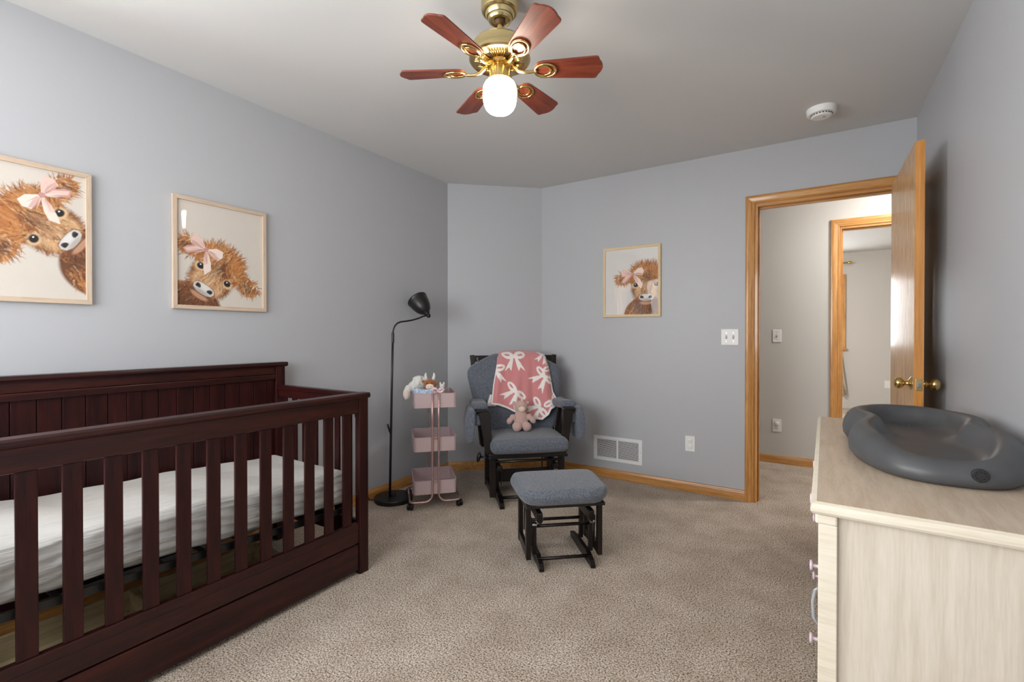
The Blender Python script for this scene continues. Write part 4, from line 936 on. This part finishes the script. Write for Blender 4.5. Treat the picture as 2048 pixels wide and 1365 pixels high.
# ------------------------------------------------------------------ glider chair
CHO, CHR = Vector((-1.667, 2.821, 0)), R(42.5)
ch = thing('glider_chair', 'dark wood glider chair with blue-grey cushions in the room corner', 'armchair', CHO, CHR)
E_, EY = M['espresso'], M['espresso_y']
for s_ in (-1, 1):
    pts = [(-0.135, 0.0), (0.52, 0.0), (0.52, 0.05), (-0.03, 0.062), (-0.115, 0.035), (-0.135, 0.020)]
    MB().prism(pts, s_ * 0.20 - 0.016, s_ * 0.20 + 0.016, 'X').obj('runner', EY, ch, bevel=0.003)
    MB().bar((s_ * 0.20, 0.16, 0.055), (s_ * 0.20, 0.16, 0.235), 0.028, 0.09).obj('upright', E_, ch, bevel=0.003)
    MB().bar((s_ * 0.20, 0.05, 0.235), (s_ * 0.20, 0.32, 0.235), 0.03, 0.035).obj('base_bearer', EY, ch, bevel=0.004)
    for y in (0.07, 0.30):
        MB().bar((s_ * 0.176, y, 0.235), (s_ * 0.176, y + 0.01, 0.10), 0.006, 0.022).obj('swing_link', M['black_metal'], ch, bevel=0.002)
    # hanging side frame
    MB().bar((s_ * 0.245, 0.016, 0.035), (s_ * 0.245, 0.016, 0.312), 0.042, 0.032, up=(0, 1, 0)).obj('side_post', E_, ch, bevel=0.003)
    MB().bar((s_ * 0.245, 0.30, 0.035), (s_ * 0.245, 0.30, 0.312), 0.042, 0.032, up=(0, 1, 0)).obj('side_post', E_, ch, bevel=0.003)
    MB().bar((s_ * 0.245, 0.032, 0.062), (s_ * 0.245, 0.285, 0.062), 0.028, 0.05).obj('side_rail', EY, ch, bevel=0.003)
    MB().bar((s_ * 0.250, -0.025, 0.325), (s_ * 0.250, 0.46, 0.325), 0.05, 0.028).obj('seat_rail', EY, ch, bevel=0.004)
    # arm posts
    MB().bar((s_ * 0.268, 0.020, 0.335), (s_ * 0.300, 0.045, 0.618), 0.044, 0.030, 0.078, 0.034, up=(0, 1, 0)).obj('arm_post', E_, ch, bevel=0.004)
    MB().bar((s_ * 0.285, 0.24, 0.335), (s_ * 0.322, 0.19, 0.612), 0.030, 0.020, 0.034, 0.022, up=(0, 1, 0)).obj('arm_strut', E_, ch, bevel=0.003)
    MB().bar((s_ * 0.285, 0.33, 0.335), (s_ * 0.322, 0.30, 0.612), 0.026, 0.020, 0.030, 0.022, up=(0, 1, 0)).obj('arm_strut', E_, ch, bevel=0.003)
    MB().bar((s_ * 0.312, 0.03, 0.624), (s_ * 0.318, 0.43, 0.640), 0.085, 0.020).obj('armrest', EY, ch, bevel=0.006)
    # back frame posts
    MB().bar((s_ * 0.275, 0.40, 0.31), (s_ * 0.338, 0.560, 0.992), 0.036, 0.028, 0.036, 0.024, up=(0, 1, 0)).obj('back_post', E_, ch, bevel=0.003)
    # arm pad with hanging pocket
    def padfn(x, y, z, s_=s_): return (x + s_ * 0.006 * math.sin(14 * y), y, z + 0.006 * math.sin(11 * y + 1))
    MB().rbox(s_ * 0.318 - 0.058, s_ * 0.318 + 0.058, 0.085, 0.42, 0.612, 0.672, 0.026, 4, 6, padfn).obj('arm_pad', M['denim'], ch, smooth=True)
    def pock(x, y, z, s_=s_):
        k = max(0, min(1, (0.64 - z) / 0.24)); b2 = math.sin(math.pi * min(1, k * 1.05))
        return (x + s_ * (0.012 * k + 0.016 * b2 * (1 if (x - s_ * 0.385) * s_ > 0 else -0.4)), y + 0.02 * k * math.sin(9 * y), z - 0.012 * math.cos((y - 0.14) * 12) * k)
    MB().rbox(s_ * 0.385 - 0.020, s_ * 0.385 + 0.020, 0.01, 0.285, 0.408, 0.645, 0.018, 4, 8, pock).obj('arm_pocket', M['denim_dark'], ch, smooth=True)
    def fl(x, y, z, s_=s_): return (x + s_ * 0.01 * math.sin(30 * z), y, z)
    MB().rbox(s_ * 0.345 - 0.030, s_ * 0.345 + 0.030, 0.055, 0.11, 0.52, 0.60, 0.018, 3, 4, fl).obj('pad_tie', M['denim_dark'], ch, smooth=True)
for y, z in ((0.0, 0.03), (0.45, 0.03)): MB().tube([(-0.20, y, z), (0.20, y, z)], 0.011, 10).obj('crossbar', E_, ch, smooth=True)
MB().box(-0.20, 0.20, 0.13, 0.155, 0.10, 0.185).obj('stretcher', EY, ch, bevel=0.003)
MB().box(-0.275, 0.275, -0.030, 0.0, 0.306, 0.342).obj('seat_front_rail', M['black_plastic'], ch, bevel=0.006)
MB().tube([(-0.235, -0.006, 0.282), (0.235, -0.006, 0.282)], 0.009, 10).obj('front_rod', M['black_plastic'], ch, smooth=True)
MB().box(-0.275, 0.275, 0.43, 0.46, 0.31, 0.34).obj('seat_back_rail', EY, ch, bevel=0.004)
MB().rbox(-0.24, 0.24, 0.0, 0.43, 0.318, 0.334, 0.006, 2, 2).obj('seat_platform', M['black_plastic'], ch, smooth=40)
for z, y in ((0.965, 0.552), (0.62, 0.462)): MB().bar((-0.32, y, z), (0.32, y, z), 0.020, 0.05).obj('back_rail', EY, ch, bevel=0.004)
for s_ in (-1, 1):
    MB().lathe([(0.0, -0.016), (0.020, -0.013), (0.022, 0.0), (0.020, 0.012), (0.0, 0.015)], (s_ * 0.20, -0.012, 0.240), 'Y', 18).obj('pivot_cap', M['black_plastic'], ch, smooth=40)
    MB().lathe([(0.0, -0.012), (0.012, -0.010), (0.013, 0.0)], (s_ * 0.268, -0.025, 0.316), 'Y', 14).obj('pivot_cap', M['black_plastic'], ch, smooth=40)
lv = MB(); lv.tube([(-0.262, 0.04, 0.300), (-0.325, 0.05, 0.308)], 0.008, 8); lv.ell((-0.338, 0.045, 0.306), (0.014, 0.018, 0.036), 14, 10, Matrix.Rotation(R(12), 3, 'Y')); lv.obj('lock_lever', M['black_plastic'], ch, smooth=True)
# seat cushion
def seatfn(x, y, z):
    u, v_ = (x - 0.015) / 0.27, (y - 0.20) / 0.26
    dome = (1 - min(1, abs(u)) ** 2.5) * (1 - min(1, abs(v_)) ** 2.5)
    if z > 0.385: z += 0.016 * dome
    x -= 0.020 * max(0, v_) * u
    if v_ < -0.4: y -= 0.030 * (1 - u * u) * (-v_ - 0.4)
    return (x, y, z)
MB().rbox(-0.262, 0.288, -0.055, 0.44, 0.338, 0.436, 0.040, 5, 8, seatfn).obj('seat_cushion', M['denim'], ch, smooth=True)
# back cushion: wide shoulders, arched top, leaning back
def yfront(z): return 0.31 + 0.327 * (z - 0.45)
def backfn(x, y, z):
    t = (z - 0.42) / 0.56                     # 0 bottom .. 1 top
    wdt = 0.275 + 0.105 * min(1, max(0, t / 0.85)) ** 0.8
    u = x / 0.30
    # shoulders cut off towards the top corners
    zz = 0.42 + t * (0.585 - 0.115 * max(0, abs(u) - 0.42) ** 1.1 / 0.58)
    xx = u * wdt
    puff = 0.024 * (1 - min(1, abs(u)) ** 3) * math.sin(math.pi * min(1, max(0, t))) ** 0.5
    front = y < 0.05
    tuft = 0.0
    if front:
        for tx, tz in ((-0.15, 0.73), (0.15, 0.73), (0.0, 0.73)):
            tuft += 0.012 * math.exp(-(((xx - tx) / 0.05) ** 2 + ((zz - tz) / 0.02) ** 2))
    return (xx, yfront(zz) + y + (-puff + tuft if front else 0.3 * puff), zz)
MB().rbox(-0.30, 0.30, 0.0, 0.105, 0.42, 0.98, 0.042, 5, 22, backfn).obj('back_cushion', M['denim'], ch, smooth=True)
tie = MB(); tie.tube([(-0.30, 0.53, 0.975), (-0.296, 0.52, 0.955), (-0.290, 0.50, 0.93)], 0.006, 8); tie.obj('cushion_tie', M['denim'], ch, smooth=True)

# ------------------------------------------------------------------ blanket over the chair back
M['blanket'] = vcol_mat('pink_bow_knit', 0.95, (420, 0.7, 0.003), 0.4)
def lerp_tab(tab, x):
    if x <= tab[0][0]: return tab[0][1]
    for (a, fa), (b_, fb) in zip(tab[:-1], tab[1:]):
        if x <= b_: return fa + (fb - fa) * (x - a) / (b_ - a)
    return tab[-1][1]
NS, NT = 150, 150
zbot = [(0, 0.628), (0.09, 0.622), (0.18, 0.603), (0.42, 0.549), (0.60, 0.512), (0.71, 0.506), (0.80, 0.545), (0.84, 0.588), (1, 0.618)]
ztop = [(0, 0.985), (0.1, 1.002), (0.3, 1.012), (0.6, 1.012), (0.85, 1.006), (1, 0.985)]
xl = [(0, -0.140), (0.25, -0.158), (0.6, -0.188), (1, -0.210)]
xr = [(0, 0.242), (0.3, 0.258), (0.55, 0.268), (0.75, 0.276), (0.88, 0.300), (1, 0.330)]
BP, BW = C3(214, 138, 140), C3(248, 240, 236)
bows = [(-0.018, 0.972, 0.090, 0), (0.205, 0.822, 0.088, -48), (-0.028, 0.712, 0.088, -44), (0.222, 0.985, 0.06, -30), (-0.178, 0.876, 0.085, 8), (0.150, 0.590, 0.085, -60), (0.262, 0.640, 0.075, 40), (0.285, 0.885, 0.075, 20)]
def bow_hit(x, z):
    for cx, cz, s, a in bows:
        dx, dz = (x - cx) / (s * 1.1), (z - cz) / (s * 1.1)
        if dx * dx + dz * dz > 1.9: continue
        ca, sa = math.cos(R(-a)), math.sin(R(-a)); u, v_ = dx * ca - dz * sa, dx * sa + dz * ca
        au = abs(u)
        # loops: rings of leaf shape to both sides, slightly raised
        lu, lv_ = (au - 0.45) / 0.47, (v_ - 0.12 - 0.10 * au) / 0.27
        d = lu * lu + lv_ * lv_
        iu, iv = (au - 0.52) / 0.22, (v_ - 0.13 - 0.10 * au) / 0.075
        if d < 1 and iu * iu + iv * iv > 1: return True
        if au < 0.09 and abs(v_ - 0.08) < 0.13: return True
        # tails running down and outwards, notched at the end
        if v_ < 0.10:
            c = 0.10 + 0.42 * (0.10 - v_); wv = 0.085 + 0.17 * min(1, (0.1 - v_) / 1.0)
            e = -1.00 + 0.30 * (1 - abs(au - c) / max(wv, 1e-3))
            if abs(au - c) < wv and v_ > e - 0.02 + 0.0: return True
    return False
vs, cols = [], []
for j in range(NT + 1):
    t_ = j / NT
    for i in range(NS + 1):
        s_ = i / NS
        # first part of t_ lies behind the crest
        tf = (t_ - 0.16) / 0.84
        if tf >= 0:
            x = lerp_tab(xl, tf) + (lerp_tab(xr, tf) - lerp_tab(xl, tf)) * s_
            z = lerp_tab(ztop, s_) + (lerp_tab(zbot, s_) - lerp_tab(ztop, s_)) * tf
            fold = (0.011 * math.sin(15 * s_ + 2.2 * tf) + 0.005 * math.sin(37 * s_ - 2 + 3 * tf)) * tf ** 0.8 + 0.012 * math.sin(26 * s_ - 1) * tf ** 3 + 0.008 * tf
            edge = 0.03 * max(0, 0.06 - min(s_, 1 - s_)) / 0.06
            crest = 0.050 * math.exp(-tf / 0.06)
            y = yfront(z) - 0.044 - fold + edge * 0.6 + crest
            if s_ > 0.82: y -= 0.03 * ((s_ - 0.82) / 0.18) * tf ** 3
        else:
            q = -tf / (0.16 / 0.84)
            x = lerp_tab(xl, 0) + (lerp_tab(xr, 0) - lerp_tab(xl, 0)) * s_
            zc = lerp_tab(ztop, s_)
            z = zc + 0.012 * math.sin(math.pi * min(1, q * 1.4)) - 0.17 * max(0, q - 0.35)
            y = yfront(zc) + 0.010 + 0.115 * min(1, q * 1.8) + 0.03 * max(0, q - 0.5)
        vs.append((x, y, z))
        border = tf > 0.962 or (s_ < 0.02 and tf > 0.2) or (s_ > 0.975 and tf > 0.55)
        cols.append(BW if (border or (tf >= -0.02 and bow_hit(x, z))) else BP)
me = bpy.data.meshes.new('blanket')
fs = [(j * (NS + 1) + i, (j + 1) * (NS + 1) + i, (j + 1) * (NS + 1) + i + 1, j * (NS + 1) + i + 1) for j in range(NT) for i in range(NS)]
me.from_pydata(vs, [], fs); me.materials.append(M['blanket']); me.shade_smooth()
at = me.color_attributes.new('print', 'FLOAT_COLOR', 'POINT')
at.data.foreach_set('color', np.array([tuple(c) + (1,) for c in cols], np.float32).ravel())
bk = bpy.data.objects.new('blanket', me); COL.objects.link(bk); bk.location = CHO; bk.rotation_euler = (0, 0, CHR)
so2 = bk.modifiers.new('thick', 'SOLIDIFY'); so2.thickness = 0.007; so2.offset = 1
tag(bk, 'pink throw blanket with white ribbon bows draped over the chair back', 'blanket')
# the folded left layer that shows its white underside
lf = MB(); nn = 10
for j in range(nn + 1):
    for i in range(nn + 1):
        s_, t_ = i / nn, j / nn; x = -0.25 + 0.075 * s_ + 0.03 * (1 - t_) * (1 - s_); z = 0.70 - 0.085 * t_ - 0.0 * s_; lf.v.append((x, yfront(z) - 0.036 - 0.004 * math.sin(9 * s_), z))
lf.f = [(j * (nn + 1) + i, (j + 1) * (nn + 1) + i, (j + 1) * (nn + 1) + i + 1, j * (nn + 1) + i + 1) for j in range(nn) for i in range(nn)]
M['blanket_white'] = mat('white_knit', (236, 224, 222), 0.95, bump=(420, 0.7, 0.003))
o = lf.obj('blanket_fold', M['blanket_white'], bk, smooth=True); o.modifiers.new('thick', 'SOLIDIFY').thickness = 0.006

# ------------------------------------------------------------------ pink plush on the seat
pp = thing('plush_animal', 'pale pink plush animal sitting on the chair seat', 'plush toy', CHO + Matrix.Rotation(CHR, 3, 'Z') @ Vector((-0.01, 0.175, 0.452)), CHR)
b_ = MB()
b_.ell((0, 0.03, 0.075), (0.055, 0.046, 0.075)); b_.ell((0.004, 0.042, 0.168), (0.050, 0.044, 0.050)); b_.ell((0.004, 0.035, 0.125), (0.034, 0.034, 0.03))
for s_ in (-1, 1):
    b_.ell((s_ * 0.062, 0.015, 0.098), (0.024, 0.022, 0.024)); b_.ell((s_ * 0.086, 0.004, 0.076), (0.022, 0.021, 0.028), rot=Matrix.Rotation(s_ * -0.6, 3, 'Y'))
    b_.ell((s_ * 0.036, -0.022, 0.034), (0.034, 0.038, 0.034)); b_.ell((s_ * 0.036, 0.01, 0.034), (0.032, 0.04, 0.030))
    b_.ell((s_ * 0.050 + 0.004, 0.046, 0.196), (0.016, 0.010, 0.018), rot=Matrix.Rotation(s_ * 0.8, 3, 'Y'))
remesh(b_.obj('body', M['pinkplush'], pp, smooth=True), 0.0045, 3)
MB().ell((0.004, 0.002, 0.158), (0.026, 0.016, 0.021), 16, 10).obj('muzzle', M['creamplush'], pp, smooth=True)
MB().tube([(0.012, 0.042, 0.208), (0.012, 0.042, 0.226), (0.011, 0.042, 0.240)], [0.012, 0.008, 0.003], 10).obj('horn', M['creamplush'], pp, smooth=True)
for s_ in (-1, 1): MB().ell((0.004 + s_ * 0.017, 0.004, 0.180), (0.003, 0.002, 0.003), 8, 6).obj('eye', M['black_thread'], pp, smooth=True)

# ------------------------------------------------------------------ ottoman
ot = thing('ottoman', 'glider ottoman with blue-grey pad on dark wood base', 'ottoman', (-1.006, 2.0895, 0), R(41))
def otfn(x, y, z):
    u, v_ = x / 0.238, (y - 0.185) / 0.195
    if z > 0.36: z += 0.010 * (1 - u * u) * (1 - v_ * v_)
    cut = max(0, abs(u) + abs(v_) - 1.55)
    x -= math.copysign(0.055 * cut, u); y -= math.copysign(0.055 * cut, v_)
    x += 0.010 * u * (v_)                # a little wider towards the chair
    k = max(0, (0.36 - z) / 0.05)
    x -= 0.018 * k * u; y -= 0.018 * k * v_
    return (x, y, z)
MB().rbox(-0.240, 0.240, -0.012, 0.380, 0.312, 0.392, 0.036, 5, 10, otfn).obj('pad', M['denim'], ot, smooth=True)
MB().box(-0.20, 0.20, 0.03, 0.34, 0.300, 0.316).obj('pad_board', M['black_plastic'], ot)
for s_ in (-1, 1):
    pts = [(0.0, 0.0), (0.385, 0.0), (0.385, 0.030), (0.30, 0.045), (0.09, 0.052), (0.02, 0.034), (0.0, 0.020)]
    MB().prism(pts, s_ * 0.13 - 0.012, s_ * 0.13 + 0.012, 'X').obj('runner', EY, ot, bevel=0.003)
    MB().bar((s_ * 0.185, 0.075, 0.035), (s_ * 0.185, 0.075, 0.302), 0.024, 0.034, up=(0, 1, 0)).obj('side_post', E_, ot, bevel=0.003)
    MB().bar((s_ * 0.185, 0.300, 0.035), (s_ * 0.185, 0.300, 0.302), 0.024, 0.034, up=(0, 1, 0)).obj('side_post', E_, ot, bevel=0.003)
    MB().bar((s_ * 0.185, 0.092, 0.062), (s_ * 0.185, 0.283, 0.062), 0.020, 0.05).obj('side_rail', EY, ot, bevel=0.003)
    MB().bar((s_ * 0.185, 0.092, 0.288), (s_ * 0.185, 0.283, 0.288), 0.020, 0.028).obj('side_top_rail', EY, ot, bevel=0.003)
    MB().bar((s_ * 0.148, 0.105, 0.045), (s_ * 0.148, 0.105, 0.205), 0.020, 0.028, up=(0, 1, 0)).obj('upright', E_, ot, bevel=0.003)
    MB().bar((s_ * 0.148, 0.275, 0.040), (s_ * 0.148, 0.275, 0.205), 0.020, 0.028, up=(0, 1, 0)).obj('upright', E_, ot, bevel=0.003)
    MB().bar((s_ * 0.132, 0.030, 0.252), (s_ * 0.132, 0.335, 0.252), 0.028, 0.050).obj('bearer', EY, ot, bevel=0.006)
    MB().bar((s_ * 0.132, 0.030, 0.235), (s_ * 0.132, 0.335, 0.235), 0.014, 0.030).obj('bearer_lip', M['black_plastic'], ot)
    for y in (0.09, 0.29):
        MB().bar((s_ * 0.165, y, 0.235), (s_ * 0.165, y + 0.012, 0.09), 0.005, 0.020).obj('swing_link', M['black_metal'], ot, bevel=0.002)
        MB().lathe([(0.0, s_ * -0.014), (0.010, s_ * -0.012), (0.010, s_ * 0.012)], (s_ * 0.150, y, 0.200), 'X', 14).obj('pivot_cap', M['chrome'], ot, smooth=40)
for y, z in ((0.06, 0.038), (0.105, 0.185), (0.275, 0.150), (0.32, 0.245)): MB().tube([(-0.14, y, z), (0.14, y, z)], 0.0085, 10).obj('crossbar', E_, ot, smooth=True)

# ------------------------------------------------------------------ dresser
DZ = 0.78
ds = thing('dresser', 'whitewashed oak dresser with lilac knobs along the right wall', 'dresser', (0.26, 1.93, 0), R(-1.1))
def db(x0, x1, y0, y1, z0, z1): return MB().box(x0 - 0.26, x1 - 0.26, y0 - 1.93, y1 - 1.93, z0, z1)
DY0, DY1, DXF, DXB = 1.257, 2.602, 0.011, 0.488
# top slab with a moulded edge on three sides
prof = [(0.012, DZ), (0.004, DZ - 0.004), (0.002, DZ - 0.010), (0.0, DZ - 0.012), (0.0, DZ - 0.020), (0.004, DZ - 0.026), (0.010, DZ - 0.028), (0.016, DZ - 0.030)]
vs = []
for d, z in prof: vs += [(DXB - 0.26, DY0 + d - 1.93, z), (DXF + d - 0.26, DY0 + d - 1.93, z), (DXF + d - 0.26, DY1 - d - 1.93, z), (DXB - 0.26, DY1 - d - 1.93, z)]
n = len(prof); fs = [(i * 4 + k, i * 4 + k + 1, (i + 1) * 4 + k + 1, (i + 1) * 4 + k) for i in range(n - 1) for k in range(3)] + [((n - 1) * 4 + 3, (n - 1) * 4 + 2, (n - 1) * 4 + 1, (n - 1) * 4)] + [tuple([i * 4 for i in range(n)] + [i * 4 + 3 for i in range(n - 1, -1, -1)])]
MB().add(vs, fs).obj('top_moulding', M['dress_trim'], ds, smooth=25)
db(DXF + 0.012, DXB, DY0 + 0.012, DY1 - 0.012, DZ - 0.001, DZ + 0.0008).obj('top', M['dress_top'], ds)
db(0.058, DXB - 0.01, DY0 + 0.030, DY0 + 0.044, 0.05, DZ - 0.030).obj('side_panel', M['dress_side'], ds)
db(0.058, DXB - 0.01, DY1 - 0.044, DY1 - 0.030, 0.05, DZ - 0.030).obj('side_panel', M['dress_side'], ds)
for y in (DY0 + 0.018, DY1 - 0.054):
    db(0.026, 0.062, y, y + 0.036, 0, DZ - 0.052).obj('front_post', M['dress_trim'], ds, bevel=0.002)
    db(0.020, 0.062, y - 0.002, y + 0.038, DZ - 0.052, DZ - 0.030).obj('post_cap', M['dress_trim'], ds, bevel=0.004)
    db(DXB - 0.04, DXB, y, y + 0.036, 0, DZ - 0.030).obj('rear_post', M['dress_trim'], ds, bevel=0.002)
db(DXB - 0.012, DXB - 0.004, DY0 + 0.054, DY1 - 0.054, 0.05, DZ - 0.030).obj('back_panel', M['dress_side'], ds)
db(0.030, 0.056, DY0 + 0.054, DY1 - 0.054, 0.03, 0.085).obj('base_rail', M['dress_trim'], ds, bevel=0.003)
kn = None
rows = [(0.560, 0.744), (0.340, 0.553), (0.112, 0.333)]
for z0, z1 in rows:
    dwr = db(0.026, 0.048, DY0 + 0.058, DY1 - 0.058, z0, z1).obj('drawer', M['dress_side'], ds, bevel=0.004)
    for y in (1.706, 2.153):
        z = (z0 + z1) / 2 + 0.004
        if kn is None:
            kn = MB().lathe([(0.005, 0.0), (0.005, -0.016), (0.0145, -0.019), (0.0155, -0.0215), (0.0145, -0.025), (0.0, -0.0255)], (0, 0, 0), 'X', 20).obj('knob', M['knob_lilac'], dwr, smooth=35); kk = kn
        else: kk = share(kn, 'knob', dwr)
        kk.location = (0.026 - 0.26, y - 1.93, z)
db(0.052, DXB - 0.012, DY0 + 0.044, DY1 - 0.044, 0.06, 0.07).obj('dust_panel', M['dress_side'], ds)
la = MB(); la.tube([(0.026 - 0.26, 1.60 - 1.93, 0.435), (0.016 - 0.26, 1.60 - 1.93, 0.425), (0.010 - 0.26, 1.60 - 1.93, 0.39), (0.012 - 0.26, 1.60 - 1.93, 0.345), (0.026 - 0.26, 1.60 - 1.93, 0.325)], 0.004, 8)
la.obj('safety_latch', M['clear_plastic'], ds, smooth=True, label='clear plastic child latch across two drawers')

# ------------------------------------------------------------------ peanut-shaped changing pad
pd = thing('changing_pad', 'charcoal peanut-shaped foam changing pad on the dresser top', 'changing pad', (0.296, 1.985, DZ + 0.001))
NTH = 120
def pout(a):
    """outline, long axis y"""
    y = 0.430 * math.copysign(abs(math.sin(a)) ** 0.86, math.sin(a)); x = 0.208 * math.copysign(abs(math.cos(a)) ** 0.74, math.cos(a))
    x *= 1 - 0.20 * math.exp(-((y + 0.01) / 0.085) ** 2)
    return x, y
def rim(y): return 0.092 + 0.020 * math.cos(y / 0.43 * math.pi * 0.5) ** 2 + 0.010 * (y / 0.43) - 0.020 * max(0, (-y - 0.25) / 0.18)
# (inset towards the spine, height as share of rim; negative = absolute)
prof = [(0.030, 0.0), (0.014, 0.03), (0.002, 0.20), (0.0, 0.40), (0.004, 0.62), (0.014, 0.82), (0.026, 0.94), (0.040, 1.0), (0.052, 0.985), (0.064, 0.90), (0.074, 0.74), (0.084, 0.56), (0.098, 0.45), (0.120, 0.40), (0.150, 0.375)]
vs = []
for d, h in prof:
    for k in range(NTH):
        a = 2 * math.pi * k / NTH; x, y = pout(a); sy = max(-0.26, min(0.26, y)); L_ = math.hypot(x, y - sy); f_ = max(0.05, (L_ - d) / L_)
        vs.append((x * f_, sy + (y - sy) * f_, rim(y) * h))
fs = [(i * NTH + k, i * NTH + (k + 1) % NTH, (i + 1) * NTH + (k + 1) % NTH, (i + 1) * NTH + k) for i in range(len(prof) - 1) for k in range(NTH)]
fs.append(tuple(range(NTH - 1, -1, -1)))
lastr = (len(prof) - 1) * NTH
# floor of the basin: quads across the spine
for k in range(NTH // 4, NTH // 4 * 3):
    k2 = (NTH // 2 - k) % NTH; k3 = (k2 - 1) % NTH
    if k == NTH // 4: fs.append((lastr + k, lastr + k + 1, lastr + k3))
    elif k3 == (k + 1) % NTH: fs.append((lastr + k, lastr + (k + 1) % NTH, lastr + k2))
    else: fs.append((lastr + k, lastr + (k + 1) % NTH, lastr + k3, lastr + k2))
o = MB().add(vs, fs).obj('foam_body', M['foam'], pd, smooth=True)
pg = MB().lathe([(0.0, -0.003), (0.0145, -0.0025), (0.0165, 0.0), (0.0165, 0.006)], (0, 0, 0), 'Y', 24).obj('vent_plug', M['foam_dark'], pd, smooth=30)
pg.location = (0.047, -0.4265, 0.038)
for k in range(8):
    a = 2 * math.pi * k / 8; MB().lathe([(0.0015, -0.0034), (0.0015, -0.0026)], (0.0095 * math.cos(a), 0, 0.0095 * math.sin(a)), 'Y', 8).obj('vent_hole', M['black_plastic'], pg)

# ------------------------------------------------------------------ hall and far room furnishings
cr = thing('curtain_rod', 'brass curtain rod end above the far room window', 'curtain rod', (-0.38, FY - 0.07, 2.275))
MB().tube([(-0.95, 0, 0), (0.86, 0, 0)], 0.010, 10).obj('rod', M['gold_rod'], cr, smooth=True)
MB().lathe([(0.010, 0.84), (0.020, 0.85), (0.022, 0.875), (0.014, 0.895), (0.0, 0.90)], (0, 0, 0), 'X', 16).obj('finial', M['gold_rod'], cr, smooth=40)
for x in (-0.85, 0.80): MB().box(x - 0.01, x + 0.01, -0.006, 0.07, -0.012, 0.012).obj('bracket', M['gold_rod'], cr)
cu = MB(); n = 60
for j in range(13):
    z = 2.255 - j * (2.255 - 0.22) / 12
    wid = 0.10 + 0.26 * (j / 12)
    for i in range(n + 1):
        s_ = i / n; cu.v.append((0.10 + wid * s_, FY - 0.07 + 0.02 * math.sin(s_ * 34), z))
cu.f = [(j * (n + 1) + i, (j + 1) * (n + 1) + i, (j + 1) * (n + 1) + i + 1, j * (n + 1) + i + 1) for j in range(12) for i in range(n)]
o = cu.obj('curtain', M['curtain'], smooth=True); o.modifiers.new('thick', 'SOLIDIFY').thickness = 0.003
tag(o, 'beige patterned curtain beside the far room window', 'curtain')
for nm, lb_, lo_ in (('hall_ceiling_light', 'added round glass ceiling light brightening the hall, out of view', (0.85, 4.22, ZC)), ('added_far_light', 'added round glass ceiling light brightening the far room, out of view', (-0.9, 6.6, ZC))):  # unseen lamps added to brighten the hall and the far room
    hl = thing(nm, lb_, 'added ceiling light', lo_)
    MB().lathe([(0.14, 0), (0.145, -0.012), (0.135, -0.02)], n=36).obj('rim', M['brass'], hl, smooth=40)
    MB().lathe([(0.132, -0.018), (0.12, -0.05), (0.09, -0.075), (0.05, -0.088), (0.0, -0.092)], n=36, cap=False).obj('glass_bowl', M['hall_fill_glass' if 'hall' in nm else 'far_fill_glass'], hl, smooth=True)
